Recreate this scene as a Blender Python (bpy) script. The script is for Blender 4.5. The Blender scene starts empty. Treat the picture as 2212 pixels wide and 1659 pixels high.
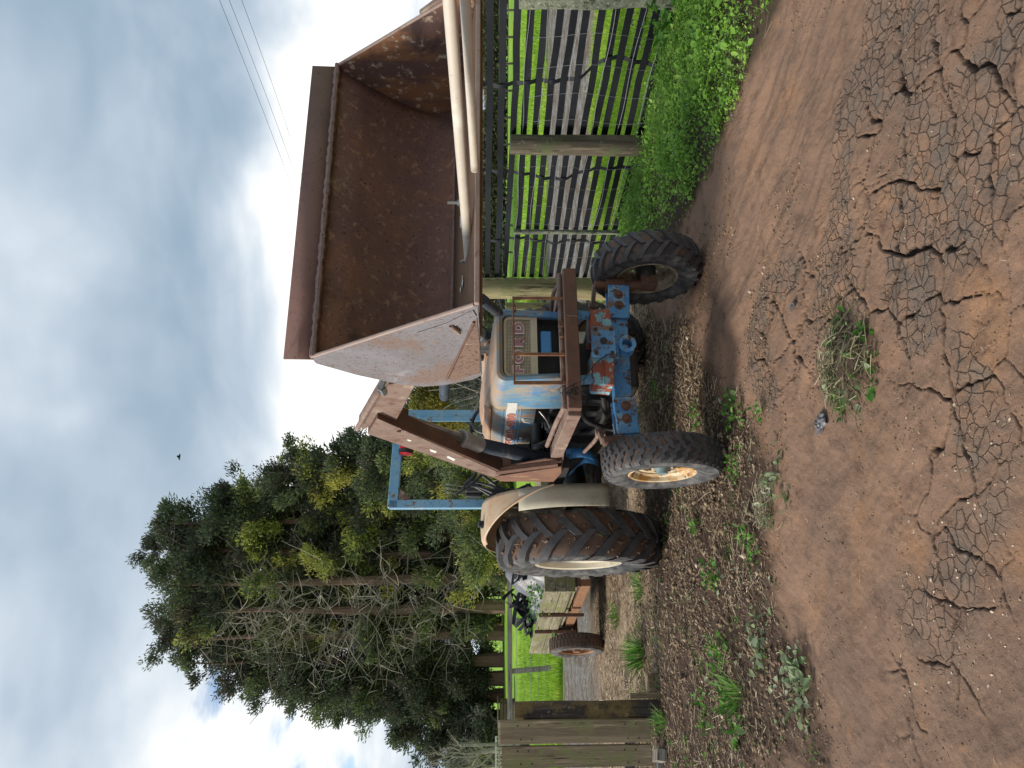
import bpy, bmesh, math, random
import numpy as np
from mathutils import Vector, Matrix, noise as mnoise
R = math.radians
scene = bpy.context.scene
col = scene.collection
random.seed(7)
rng = np.random.default_rng(11)

# ------------------------------------------------------------------ camera (photo was taken upright, stored on its side)
CH = 1.6
PITCH = math.atan((1106 - 1050) / 1661.0)
RIGHT = Vector((1, 0, 0)); FWD = Vector((0, math.cos(PITCH), -math.sin(PITCH))); UP = Vector((0, math.sin(PITCH), math.cos(PITCH)))
cam = bpy.data.cameras.new('camera'); camo = bpy.data.objects.new('camera', cam); col.objects.link(camo)
m = Matrix.Identity(4)
for r in range(3):
    m[r][0] = -UP[r]; m[r][1] = RIGHT[r]; m[r][2] = -FWD[r]
m[2][3] = CH
camo.matrix_world = m
cam.sensor_width = 36; cam.lens = 36 * 1661 / 2212.0
cam.clip_start = 0.05; cam.clip_end = 3000
scene.camera = camo
scene.view_settings.view_transform = 'Standard'; scene.view_settings.look = 'None'
scene.view_settings.exposure = 0.14; scene.view_settings.gamma = 1

# ------------------------------------------------------------------ sun + sky
SUN_AZ, SUN_EL = R(-92), R(34)          # azimuth from +Y, negative = left
sl = bpy.data.lights.new('sun', 'SUN'); sl.energy = 4.3; sl.angle = R(14); sl.color = (1, .93, .82)
so = bpy.data.objects.new('sun', sl); col.objects.link(so)
sd = Vector((math.sin(SUN_AZ) * math.cos(SUN_EL), math.cos(SUN_AZ) * math.cos(SUN_EL), math.sin(SUN_EL)))
so.rotation_euler = sd.to_track_quat('Z', 'Y').to_euler()

def dray(x, y):
    return FWD + RIGHT * ((829.5 - y) / 1661) + UP * ((1106 - x) / 1661)

def build_world():
    w = bpy.data.worlds.new("World"); scene.world = w; w.use_nodes = True
    nt = w.node_tree; N = nt.nodes; L = nt.links; N.clear()
    def node(t, **k):
        n = N.new(t)
        for a, b in k.items(): setattr(n, a, b)
        return n
    def put(sock, v):
        if hasattr(v, 'links'): L.new(v, sock)
        else: sock.default_value = v
    def ma(op, a, b=0.0, c=0.0):
        n = node('ShaderNodeMath', operation=op)
        put(n.inputs[0], a); put(n.inputs[1], b); put(n.inputs[2], c)
        return n.outputs[0]
    tc = node('ShaderNodeTexCoord').outputs['Generated']
    nz = node('ShaderNodeVectorMath', operation='NORMALIZE'); L.new(tc, nz.inputs[0])
    sp = node('ShaderNodeSeparateXYZ'); L.new(nz.outputs[0], sp.inputs[0])
    X, Y, Z = sp.outputs
    az = ma('ARCTAN2', X, Y); el = ma('ARCSINE', Z)
    zz = ma('ADD', ma('MAXIMUM', Z, 0.0), .30)
    cb = node('ShaderNodeCombineXYZ'); put(cb.inputs[0], ma('DIVIDE', X, zz)); put(cb.inputs[1], ma('DIVIDE', Y, zz)); cb.inputs[2].default_value = 3.7
    def fbm(scale, detail, rough, dist, off):
        mp = node('ShaderNodeVectorMath', operation='ADD'); L.new(cb.outputs[0], mp.inputs[0]); mp.inputs[1].default_value = (off, off * .7, off)
        n = node('ShaderNodeTexNoise'); L.new(mp.outputs[0], n.inputs['Vector'])
        n.inputs['Scale'].default_value = scale; n.inputs['Detail'].default_value = detail
        n.inputs['Roughness'].default_value = rough; n.inputs['Distortion'].default_value = dist
        return n.outputs['Fac']
    def gauss(px, py, sa, se):
        d = dray(px, py).normalized()
        a0 = math.atan2(d.x, d.y); e0 = math.asin(d.z)
        u = ma('DIVIDE', ma('SUBTRACT', az, a0), sa); v = ma('DIVIDE', ma('SUBTRACT', el, e0), se)
        return ma('EXPONENT', ma('MULTIPLY', ma('ADD', ma('MULTIPLY', u, u), ma('MULTIPLY', v, v)), -1.0))
    n1 = fbm(1.5, 4, .52, .5, 1.3); n2 = fbm(4.5, 6, .55, .3, 5.1)
    b = ma('MULTIPLY_ADD', ma('SUBTRACT', n1, .5), 1.85, SKY_BASE)
    b = ma('MULTIPLY_ADD', ma('SUBTRACT', n2, .5), .42, b)
    for (px, py, sa, se, wt) in SKY_BLOBS:
        b = ma('MULTIPLY_ADD', gauss(px, py, sa, se), wt, b)
    # brighter cloud deck behind and above the viewer
    b = ma('MULTIPLY_ADD', ma('MAXIMUM', ma('MULTIPLY', Y, -1.0), 0.0), .35, b)
    cr = node('ShaderNodeValToRGB'); put(cr.inputs[0], b)
    e = cr.color_ramp.elements
    e[0].position = 0; e[0].color = (.26, .36, .47, 1)
    e[1].position = 1; e[1].color = (1.15, 1.15, 1.13, 1)
    for p, c in ((.25, (.35, .455, .56)), (.45, (.47, .56, .66)), (.62, (.62, .70, .78)), (.8, (.85, .89, .92))):
        q = e.new(p); q.color = (*c, 1)
    hole = None
    for (px, py, sa, se, wt) in SKY_HOLES:
        g = ma('MULTIPLY', gauss(px, py, sa, se), wt)
        hole = g if hole is None else ma('MAXIMUM', hole, g)
    hole = ma('ADD', hole, ma('MULTIPLY', ma('SUBTRACT', n2, .5), 2.4))
    hr = node('ShaderNodeMapRange', interpolation_type='SMOOTHSTEP'); put(hr.inputs[0], hole); hr.inputs[1].default_value = .42; hr.inputs[2].default_value = .78
    sky = node('ShaderNodeTexSky', sky_type='NISHITA', sun_disc=False, sun_elevation=SUN_EL, sun_rotation=SUN_AZ)
    bg1 = node('ShaderNodeBackground'); L.new(sky.outputs[0], bg1.inputs[0]); bg1.inputs[1].default_value = .15
    bg2 = node('ShaderNodeBackground'); L.new(cr.outputs[0], bg2.inputs[0]); bg2.inputs[1].default_value = 1.0
    mx = node('ShaderNodeMixShader'); L.new(hr.outputs[0], mx.inputs[0]); L.new(bg2.outputs[0], mx.inputs[1]); L.new(bg1.outputs[0], mx.inputs[2])
    out = node('ShaderNodeOutputWorld'); L.new(mx.outputs[0], out.inputs[0])
    w.cycles.sampling_method = 'AUTOMATIC'
SKY_BASE = .40
SKY_BLOBS = [(715, 500, .42, .075, .62), (800, 60, .25, .12, .45), (430, 260, .42, .085, -.28), (490, 930, .16, .08, -.22),
             (520, 470, .07, .045, .28), (60, 760, .12, .06, .18), (640, 1560, .22, .14, .36), (150, 120, .18, .06, .04),
             (760, 900, .14, .09, .5), (330, 1560, .2, .08, .2), (560, 760, .2, .05, .12)]
SKY_HOLES = [(690, 1640, .045, .06, .80), (560, 1600, .05, .05, .55), (410, 1480, .07, .05, .52), (880, 40, .2, .03, .45)]
build_world()

# ------------------------------------------------------------------ projection helpers
CPOS = Vector((0, 0, CH))
def atY(x, y, Y):
    d = dray(x, y); return CPOS + d * (Y / d.y)
def gnd(x, y, z=0.0):
    d = dray(x, y); return CPOS + d * ((z - CH) / d.z)
TM = Matrix.Translation((.17, 5.45, 0)) @ Matrix.Rotation(R(20.4), 4, 'Z')
TI = TM.inverted(); T3 = TI.to_3x3(); TC = TI @ CPOS
def tl(x, y, ax, val):
    """a photo pixel carried onto the plane axis = val of the tractor's own frame"""
    d = T3 @ dray(x, y); k = (val - TC[ax]) / d[ax]; return TC + d * k

# ------------------------------------------------------------------ mesh builder
def frame(d, up=Vector((0, 0, 1))):
    d = d.normalized()
    s = up.cross(d)
    if s.length < 1e-4: s = Vector((1, 0, 0)).cross(d)
    s.normalize(); return d, s, d.cross(s)
def catmull(pts, k=5):
    P = [Vector(p) for p in pts]; P = [P[0] * 2 - P[1]] + P + [P[-1] * 2 - P[-2]]
    o = []
    for i in range(1, len(P) - 2):
        for j in range(k):
            t = j / k; a, b, c, d = P[i - 1:i + 3]
            o.append(.5 * ((2 * b) + (c - a) * t + (2 * a - 5 * b + 4 * c - d) * t * t + (3 * b - a - 3 * c + d) * t ** 3))
    o.append(P[-2]); return o
class MB:
    def __init__(s): s.v = []; s.f = []; s.m = []
    def add(s, vs, fs, mi=0):
        o = len(s.v); s.v += [tuple(p) for p in vs]; s.f += [tuple(i + o for i in f) for f in fs]; s.m += [mi] * len(fs); return s
    def hexa(s, P, mi=0):
        return s.add(P, [(0, 3, 2, 1), (4, 5, 6, 7), (0, 1, 5, 4), (1, 2, 6, 5), (2, 3, 7, 6), (3, 0, 4, 7)], mi)
    def box(s, c, sz, rot=None, mi=0):
        c = Vector(c); x, y, z = (q / 2 for q in sz)
        P = [Vector(p) for p in ((-x, -y, -z), (x, -y, -z), (x, y, -z), (-x, y, -z), (-x, -y, z), (x, -y, z), (x, y, z), (-x, y, z))]
        if rot is not None: P = [rot @ p for p in P]
        return s.hexa([p + c for p in P], mi)
    def beam(s, a, b, w, h, up=Vector((0, 0, 1)), mi=0):
        a = Vector(a); b = Vector(b); d, sd_, u = frame(b - a, up); sd_ = sd_ * w / 2; u = u * h / 2
        return s.hexa([a - sd_ - u, a + sd_ - u, b + sd_ - u, b - sd_ - u, a - sd_ + u, a + sd_ + u, b + sd_ + u, b - sd_ + u], mi)
    def cyl(s, a, b, r0, r1=None, n=16, mi=0):
        return s.tube([a, b], r0, n, r1, mi, raw=True)
    def tube(s, pts, r, n=8, r1=None, mi=0, raw=False, k=5):
        P = [Vector(p) for p in pts]
        if not raw and len(P) > 2: P = catmull(P, k)
        r1 = r if r1 is None else r1; L = len(P); rings = []
        d = (P[1] - P[0]).normalized(); _, a, b = frame(d)
        for i, p in enumerate(P):
            if i: 
                nd = (P[min(i + 1, L - 1)] - P[i - 1]).normalized()
                a = (a - nd * a.dot(nd)).normalized(); b = nd.cross(a)
            rr = r(i / (L - 1)) if callable(r) else r + (r1 - r) * i / (L - 1)
            rings.append([p + (a * math.cos(2 * math.pi * j / n) + b * math.sin(2 * math.pi * j / n)) * rr for j in range(n)])
        vs = [p for q in rings for p in q]
        fs = [(i * n + j, i * n + (j + 1) % n, (i + 1) * n + (j + 1) % n, (i + 1) * n + j) for i in range(L - 1) for j in range(n)]
        fs += [tuple(range(n))[::-1], tuple((L - 1) * n + j for j in range(n))]
        return s.add(vs, fs, mi)
    def prism(s, poly, ext, mi=0):
        P = [Vector(p) for p in poly]; e = Vector(ext); n = len(P)
        return s.add(P + [p + e for p in P], [tuple(range(n))[::-1], tuple(range(n, 2 * n))] + [(i, (i + 1) % n, n + (i + 1) % n, n + i) for i in range(n)], mi)
    def lathe(s, prof, n=32, c=(0, 0, 0), mi=0, closed=False, axis='X'):
        c = Vector(c); vs = []; K = len(prof)
        for j in range(n):
            t = 2 * math.pi * j / n; ct, st = math.cos(t), math.sin(t)
            for (r, x) in prof:
                p = (x, r * ct, r * st) if axis == 'X' else ((r * ct, x, r * st) if axis == 'Y' else (r * ct, r * st, x))
                vs.append(c + Vector(p))
        fs = []
        for j in range(n):
            j2 = (j + 1) % n
            for i in range(K if closed else K - 1):
                i2 = (i + 1) % K; fs.append((j * K + i, j2 * K + i, j2 * K + i2, j * K + i2))
        return s.add(vs, fs, mi)
    def grid(s, rows, mi=0, closed=False):
        n = len(rows[0]); vs = [p for q in rows for p in q]
        fs = [(i * n + j, i * n + (j + 1) % n, (i + 1) * n + (j + 1) % n, (i + 1) * n + j) for i in range(len(rows) - 1) for j in range(n if closed else n - 1)]
        return s.add(vs, fs, mi)
    def band(s, pts, a, b):
        """a flat strap: centre points, half-width vectors, half-thickness vectors"""
        rows = [[p + u + v, p - u + v, p - u - v, p + u - v] for p, u, v in zip(pts, a, b)]
        s.grid(rows, closed=True); return s.add(rows[0] + rows[-1], [(0, 1, 2, 3), (7, 6, 5, 4)])
    def build(s, name, mats, parent=None, loc=None, angle=35, bevel=0, thick=0, seg=2):
        me = bpy.data.meshes.new(name); me.from_pydata(s.v, [], s.f)
        bm = bmesh.new(); bm.from_mesh(me); bmesh.ops.recalc_face_normals(bm, faces=bm.faces); bm.to_mesh(me); bm.free()
        mats = mats if isinstance(mats, (list, tuple)) else [mats]
        for q in mats: me.materials.append(q)
        me.polygons.foreach_set('material_index', s.m)
        me.polygons.foreach_set('use_smooth', [True] * len(me.polygons)); me.set_sharp_from_angle(angle=R(angle))
        o = bpy.data.objects.new(name, me); col.objects.link(o)
        if parent is not None: o.parent = parent
        if loc is not None: o.location = loc
        if thick: 
            md = o.modifiers.new('thickness', 'SOLIDIFY'); md.thickness = thick; md.offset = 0
        if bevel:
            md = o.modifiers.new('bevel', 'BEVEL'); md.width = bevel; md.segments = seg; md.limit_method = 'ANGLE'; md.angle_limit = R(40)
        return o
def empty(name, loc=(0, 0, 0), rz=0):
    o = bpy.data.objects.new(name, None); col.objects.link(o); o.location = loc; o.rotation_euler.z = rz; o.empty_display_size = .2; return o
def tag(o, label=None, cat=None, group=None, kind=None):
    if label: o['label'] = label
    if cat: o['category'] = cat
    if group: o['group'] = group
    if kind: o['kind'] = kind
    return o
def np_mesh(name, verts, faces, mat, parent=None, attrs=None, smooth=False, loc=None):
    """verts (n,3), faces (k,4) or (k,3) numpy"""
    me = bpy.data.meshes.new(name); nv = len(verts); nf, w = faces.shape
    me.vertices.add(nv); me.vertices.foreach_set('co', np.ascontiguousarray(verts, dtype=np.float32).ravel())
    me.loops.add(nf * w); me.loops.foreach_set('vertex_index', np.ascontiguousarray(faces, dtype=np.int32).ravel())
    me.polygons.add(nf); me.polygons.foreach_set('loop_start', np.arange(0, nf * w, w, dtype=np.int32))
    me.update(calc_edges=True)
    if smooth: me.polygons.foreach_set('use_smooth', np.ones(nf, dtype=bool))
    for k, a in (attrs or {}).items():
        at = me.attributes.new(k, 'FLOAT', 'POINT'); at.data.foreach_set('value', np.ascontiguousarray(a, dtype=np.float32))
    for q in (mat if isinstance(mat, (list, tuple)) else [mat]): me.materials.append(q)
    me.validate()
    o = bpy.data.objects.new(name, me); col.objects.link(o)
    if parent is not None: o.parent = parent
    if loc is not None: o.location = loc
    return o

# ------------------------------------------------------------------ materials
class NT:
    def __init__(s, name):
        s.mat = bpy.data.materials.new(name); s.mat.use_nodes = True; s.nt = s.mat.node_tree
        s.N = s.nt.nodes; s.L = s.nt.links; s.N.clear()
        s.out = s.N.new('ShaderNodeOutputMaterial'); s.bsdf = s.N.new('ShaderNodeBsdfPrincipled')
        s.L.new(s.bsdf.outputs[0], s.out.inputs[0]); s.tc = s.N.new('ShaderNodeTexCoord').outputs['Object']
    def put(s, sock, v):
        if hasattr(v, 'links'): s.L.new(v, sock)
        else: sock.default_value = (*v, 1) if (isinstance(v, tuple) and len(v) == 3 and sock.type == 'RGBA') else v
    def noise(s, scale, detail=5, rough=.6, stretch=None, vec=None, off=0, dist=0):
        vec = vec or s.tc
        if stretch or off:
            mp = s.N.new('ShaderNodeMapping'); s.L.new(vec, mp.inputs[0]); mp.inputs['Scale'].default_value = stretch or (1, 1, 1); mp.inputs['Location'].default_value = (off, off, off); vec = mp.outputs[0]
        n = s.N.new('ShaderNodeTexNoise'); s.L.new(vec, n.inputs['Vector']); n.inputs['Scale'].default_value = scale
        n.inputs['Detail'].default_value = detail; n.inputs['Roughness'].default_value = rough; n.inputs['Distortion'].default_value = dist
        return n.outputs['Fac']
    def ramp(s, v, lo, hi):
        n = s.N.new('ShaderNodeMapRange'); n.interpolation_type = 'SMOOTHSTEP'; s.put(n.inputs[0], v); n.inputs[1].default_value = lo; n.inputs[2].default_value = hi; return n.outputs[0]
    def mix(s, f, a, b):
        n = s.N.new('ShaderNodeMix'); n.data_type = 'RGBA'; s.put(n.inputs[0], f); s.put(n.inputs[6], a); s.put(n.inputs[7], b); return n.outputs[2]
    def mixf(s, f, a, b):
        n = s.N.new('ShaderNodeMix'); n.data_type = 'FLOAT'; s.put(n.inputs[0], f); s.put(n.inputs[2], a); s.put(n.inputs[3], b); return n.outputs[0]
    def math(s, op, a, b=0.0, c=0.0):
        n = s.N.new('ShaderNodeMath'); n.operation = op; s.put(n.inputs[0], a); s.put(n.inputs[1], b); s.put(n.inputs[2], c); return n.outputs[0]
    def attr(s, name):
        n = s.N.new('ShaderNodeAttribute'); n.attribute_name = name; return n.outputs['Fac']
    def sep(s, v=None):
        n = s.N.new('ShaderNodeSeparateXYZ'); s.L.new(v or s.tc, n.inputs[0]); return n.outputs
    def bump(s, h, strength=.4, dist=.01):
        n = s.N.new('ShaderNodeBump'); n.inputs['Strength'].default_value = strength; n.inputs['Distance'].default_value = dist; s.put(n.inputs['Height'], h); s.L.new(n.outputs[0], s.bsdf.inputs['Normal'])
    def done(s, color, rough=.7, metal=0.0, spec=.4):
        s.put(s.bsdf.inputs['Base Color'], color); s.put(s.bsdf.inputs['Roughness'], rough); s.put(s.bsdf.inputs['Metallic'], metal); s.bsdf.inputs['Specular IOR Level'].default_value = spec
        return s.mat
def surf(name, c1, c2=None, scale=3, rough=.7, metal=0, layers=(), bump=.25, bscale=60, bdist=.004, spec=.4, stretch=None, drough=.15):
    """worn surface: two tones of one colour, then layers (colour, scale, lo, hi[, stretch[, offset]]) of rust, dirt, bare patches"""
    t = NT(name); c2 = c2 or tuple(q * .8 for q in c1)
    c = t.mix(t.ramp(t.noise(scale, 5, .65, stretch), .3, .7), c1, c2)
    rg = rough
    for i, l in enumerate(layers):
        m_ = t.ramp(t.noise(l[1], 7, .68, l[4] if len(l) > 4 else None, off=(l[5] if len(l) > 5 else 3.1 * i + 1)), l[2], l[3])
        c = t.mix(m_, c, l[0]); rg = t.mixf(m_, rg, min(1, rough + drough))
    if bump: t.bump(t.noise(bscale, 4, .6, stretch), bump, bdist)
    return t.done(c, rg, metal, spec)
M = {}
RUST = (.19, .085, .045); DRUST = (.085, .045, .035); ORANGE = (.42, .17, .05)
BLUE = (.045, .19, .42); BLUE2 = (.09, .27, .50)
M['blue'] = surf('worn_blue_paint', BLUE2, BLUE, 5, .5, layers=[((.26, .38, .44), 9, .50, .70), ((.17, .11, .06), 7, .53, .66, (1, 1, .5)), (DRUST, 16, .56, .60), ((.13, .10, .07), 3.5, .52, .72), (DRUST, 45, .60, .64)], bump=.2)
M['hood_plain'] = surf('faded_hood_paint', (.08, .24, .42), (.17, .30, .38), 4, .5, layers=[((.36, .28, .18), 3.2, .48, .64, (1, 1.4, .4)), ((.33, .15, .07), 5, .53, .66, (1, 1, .5)), ((.08, .22, .42), 4, .54, .66, None, 21), ((.42, .36, .26), 14, .60, .70), ((.13, .07, .045), 26, .60, .66, (1, 1, .5))], bump=.15)
def faded(m_, z0, z1, colour):
    """paint worn to a tan undercoat towards the top of the bonnet"""
    nt = m_.node_tree; b = next(n for n in nt.nodes if n.type == 'BSDF_PRINCIPLED'); src = b.inputs['Base Color'].links[0].from_socket
    tc = nt.nodes.new('ShaderNodeTexCoord'); sp = nt.nodes.new('ShaderNodeSeparateXYZ'); nt.links.new(tc.outputs['Object'], sp.inputs[0])
    n = nt.nodes.new('ShaderNodeTexNoise'); n.inputs['Scale'].default_value = 5; n.inputs['Detail'].default_value = 7; n.inputs['Roughness'].default_value = .7; nt.links.new(tc.outputs['Object'], n.inputs['Vector'])
    ad = nt.nodes.new('ShaderNodeMath'); ad.operation = 'MULTIPLY_ADD'; nt.links.new(n.outputs['Fac'], ad.inputs[0]); ad.inputs[1].default_value = .30; nt.links.new(sp.outputs[2], ad.inputs[2])
    mr = nt.nodes.new('ShaderNodeMapRange'); mr.interpolation_type = 'SMOOTHSTEP'; nt.links.new(ad.outputs[0], mr.inputs[0]); mr.inputs[1].default_value = z0 + .15; mr.inputs[2].default_value = z1 + .15
    mx = nt.nodes.new('ShaderNodeMix'); mx.data_type = 'RGBA'; nt.links.new(mr.outputs[0], mx.inputs[0]); nt.links.new(src, mx.inputs[6]); mx.inputs[7].default_value = (*colour, 1); nt.links.new(mx.outputs[2], b.inputs['Base Color'])
    return m_
M['hood'] = faded(M['hood_plain'], 1.44, 1.58, (.36, .25, .16))
M['hood_top'] = surf('rusted_hood_top', (.42, .27, .18), (.34, .17, .09), 6, .55, layers=[((.30, .36, .38), 5, .6, .75), ((.20, .09, .05), 14, .6, .72), ((.55, .42, .30), 9, .58, .7)], bump=.15)
M['blue_clean'] = surf('blue_pedal_paint', (.06, .24, .52), (.05, .2, .45), 6, .4, layers=[((.1, .09, .07), 12, .62, .72)], bump=.05)
M['blue_frame'] = surf('scuffed_blue_frame', (.13, .31, .50), (.20, .38, .52), 7, .5, layers=[((.36, .38, .36), 6, .55, .72), ((.20, .11, .06), 13, .56, .66), (DRUST, 34, .6, .68)], bump=.15)
M['red_blue'] = surf('red_paint_flaking_to_blue', (.30, .075, .035), (.24, .07, .04), 8, .6, layers=[((.20, .40, .47), 7, .52, .55, None, 5), ((.10, .06, .05), 20, .63, .7)], bump=.25, bscale=25)
M['rust'] = surf('rusty_steel', (.15, .075, .05), (.105, .06, .045), 6, .8, layers=[((.22, .12, .065), 11, .55, .75), ((.07, .045, .04), 5, .55, .75), ((.25, .17, .12), 40, .64, .72)], bump=.35)
M['rust_bar'] = surf('rust_streaked_bar', (.17, .075, .05), (.27, .13, .06), 14, .75, layers=[((.36, .20, .09), 18, .55, .7, (1, 1, .3)), ((.07, .035, .035), 9, .55, .7)], bump=.3)
M['rust_pale'] = surf('weathered_pale_steel', (.24, .165, .13), (.18, .115, .09), 6, .7, layers=[((.38, .30, .235), 6, .54, .70, (1, .6, 1)), ((.15, .075, .055), 8, .50, .64), ((.44, .40, .36), 28, .66, .72), ((.13, .07, .06), 45, .64, .7)], bump=.3)
M['tower'] = surf('rust_streaked_plate', (.24, .12, .07), (.17, .085, .06), 7, .7, layers=[((.52, .40, .20), 16, .58, .68, (1, 1, .25)), ((.45, .33, .2), 5, .6, .75)], bump=.25)
M['bucket_in'] = surf('brown_rusted_bucket', (.165, .090, .070), (.125, .070, .060), 3.5, .82, layers=[((.22, .105, .062), 3, .46, .66, (1, 1, .5)), ((.27, .155, .10), 26, .55, .64), ((.36, .24, .16), 3.0, .58, .70, (1, 1.5, .4), 12), ((.05, .03, .028), 2.2, .54, .7, (1, .6, .6), 33), ((.04, .028, .028), 60, .58, .66), ((.19, .16, .13), 70, .665, .71)], bump=.5, bscale=90, bdist=.004)
M['bucket_end'] = surf('rust_streaked_bucket_end', (.13, .07, .055), (.10, .058, .05), 4, .8, layers=[((.24, .11, .05), 3.5, .46, .62, (1, 1.6, .5)), ((.42, .33, .25), 22, .55, .64), ((.055, .034, .032), 3.0, .52, .66, (1, .5, 1.2), 17)], bump=.4)
M['bucket_floor'] = surf('muddy_bucket_floor', (.21, .12, .07), (.15, .088, .06), 4, .85, layers=[((.21, .12, .065), 9, .5, .7), ((.27, .18, .12), 50, .62, .7), ((.05, .035, .03), 60, .6, .68)], bump=.5, bscale=90)
M['bucket_top'] = surf('brown_bucket_plate', (.17, .095, .08), (.13, .075, .066), 4, .8, layers=[((.17, .10, .085), 9, .55, .75), ((.06, .038, .036), 70, .6, .68), ((.21, .16, .14), 80, .67, .72)], bump=.35)
M['bucket_side'] = surf('grey_pitted_plate', (.215, .205, .225), (.165, .15, .155), 3, .6, layers=[((.19, .125, .10), 2.4, .52, .66), ((.31, .295, .325), 5, .55, .70), ((.20, .135, .105), 9, .60, .70), ((.13, .085, .07), 60, .57, .63), ((.09, .06, .052), 100, .59, .64), ((.30, .17, .11), 12, .62, .75)], bump=.3, bscale=70)
M['bucket_low'] = surf('brown_pitted_corner', (.20, .125, .09), (.16, .10, .075), 5, .7, layers=[((.20, .11, .07), 9, .55, .7), ((.09, .05, .04), 60, .54, .59), ((.42, .31, .23), 20, .62, .72)], bump=.35)
M['weld'] = surf('weld_bead', (.17, .11, .10), (.22, .15, .14), 40, .6, layers=[((.10, .055, .045), 60, .55, .65)], bump=.8, bscale=60, bdist=.006)
M['edge'] = surf('worn_pale_edge', (.36, .27, .23), (.29, .20, .17), 10, .6, layers=[((.20, .12, .09), 16, .56, .7)], bump=.2)
M['chrome'] = surf('oily_steel_rod', (.30, .29, .28), (.2, .19, .18), 8, .28, .85, layers=[((.14, .11, .09), 14, .55, .75)], bump=.05)
M['cyl'] = surf('cylinder_paint', (.045, .06, .085), (.03, .04, .06), 8, .5, layers=[((.24, .23, .21), 6, .55, .72), ((.10, .08, .07), 20, .58, .68)], bump=.15)
M['gland'] = surf('grey_gland_ring', (.33, .31, .29), (.26, .24, .22), 14, .6, layers=[((.06, .04, .035), 18, .62, .66)], bump=.2)
M['engine'] = surf('greasy_black_iron', (.018, .018, .02), (.032, .029, .027), 9, .55, layers=[((.07, .055, .045), 7, .55, .75), ((.05, .065, .09), 11, .62, .72)], bump=.4, bscale=40)
M['black'] = surf('black_plastic', (.012, .013, .016), (.02, .02, .023), 10, .5, layers=[((.07, .06, .055), 18, .62, .75)], bump=.1)
M['hose'] = surf('black_rubber_hose', (.022, .024, .028), (.04, .04, .042), 12, .45, layers=[((.12, .11, .10), 20, .6, .72)], bump=.1)
M['steel'] = surf('dull_steel', (.28, .28, .28), (.2, .19, .18), 12, .4, .7, layers=[((.14, .08, .05), 25, .58, .7)], bump=.1)
M['white'] = surf('white_metal', (.7, .7, .68), (.6, .6, .58), 9, .4, bump=.05)
M['fender'] = surf('khaki_fender_paint', (.42, .38, .29), (.34, .30, .22), 4, .55, layers=[((.50, .46, .37), 6, .55, .75), ((.24, .14, .08), 9, .62, .70), ((.16, .14, .11), 3, .6, .8)], bump=.12)
M['fender_top'] = surf('sun_rusted_fender', (.52, .40, .27), (.50, .31, .18), 5, .5, layers=[((.42, .21, .10), 7, .55, .7), ((.58, .52, .42), 9, .6, .75)], bump=.12)
M['rim'] = surf('cream_rusted_rim', (.66, .55, .38), (.56, .44, .28), 8, .5, layers=[((.45, .23, .06), 8, .47, .60), ((.17, .075, .035), 14, .54, .62), ((.72, .64, .5), 20, .62, .7)], bump=.2)
M['rim_old'] = surf('grey_rusted_rim', (.36, .31, .22), (.25, .21, .15), 9, .7, layers=[((.17, .11, .065), 8, .5, .62), ((.45, .41, .33), 22, .6, .68), ((.06, .045, .035), 12, .6, .7)], bump=.3)
M['rim_pale'] = surf('pale_rear_rim', (.68, .62, .50), (.6, .53, .40), 6, .45, layers=[((.5, .28, .10), 14, .60, .67), ((.25, .14, .07), 30, .64, .69)], bump=.1)
M['rim_rust'] = surf('orange_rusted_rim', (.26, .13, .06), (.19, .09, .05), 12, .7, layers=[((.40, .26, .12), 18, .58, .68)], bump=.2)
M['hub'] = surf('teal_hub', (.12, .20, .22), (.2, .25, .25), 14, .5, layers=[((.06, .05, .05), 16, .55, .65)], bump=.2)
M['tan'] = surf('tan_grille_paint', (.50, .44, .32), (.56, .50, .38), 12, .5, layers=[((.24, .19, .12), 10, .58, .7), ((.5, .46, .36), 25, .62, .7)], bump=.08)
M['mauve'] = surf('faded_mauve_letter', (.34, .17, .20), (.38, .20, .23), 20, .6, bump=.05)
M['letter_white'] = surf('letter_white', (.82, .79, .77), (.74, .7, .68), 20, .6, bump=.05)
M['decal_white'] = surf('decal_white', (.62, .62, .60), (.55, .53, .48), 12, .5, layers=[((.40, .32, .22), 16, .6, .7)], bump=.05)
M['decal_red'] = surf('decal_red', (.55, .09, .05), (.48, .10, .06), 14, .5, bump=.03)
M['decal_blue'] = surf('decal_blue', (.05, .20, .46), (.06, .22, .48), 14, .5, bump=.03)
M['red_lens'] = surf('red_lens', (.75, .008, .015), (.8, .01, .02), 8, .4, bump=0, spec=.2)
M['pipe'] = surf('grimy_white_pipe', (.56, .51, .43), (.49, .43, .36), 5, .5, layers=[((.38, .31, .24), 9, .55, .72), ((.28, .20, .13), 55, .66, .7), ((.64, .61, .55), 4, .58, .75)], bump=.1)
M['droppings'] = surf('bird_droppings', (.75, .72, .68), (.65, .6, .57), 30, .8, bump=.3)
M['strap'] = surf('black_strap', (.006, .007, .010), (.010, .012, .016), 4, .5, spec=.25, layers=[((.03, .034, .042), 6, .6, .8)], bump=.08, bscale=120)
M['wire'] = surf('galvanised_wire', (.42, .43, .45), (.34, .35, .36), 9, .4, .6, bump=0)
M['soil_litter'] = None
def wood(name, c1, c2, dark, ax=2, lich=None, scale=9, moss=None):
    st = [1, 1, 1]; st[ax] = .06
    ly = [(dark, 14, .46, .60, tuple(st)), (tuple(q * .4 for q in dark), 26, .58, .64, tuple(st)), (tuple(q * 1.25 for q in c1), 40, .56, .66, tuple(st))]
    if moss: ly.append((moss, 4, .48, .62))
    if lich: ly.append((lich, 22, .62, .68))
    return surf(name, c1, tuple(q * .8 for q in c2), scale, .85, layers=ly, bump=.8, bscale=50, stretch=tuple(st), bdist=.006)
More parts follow.
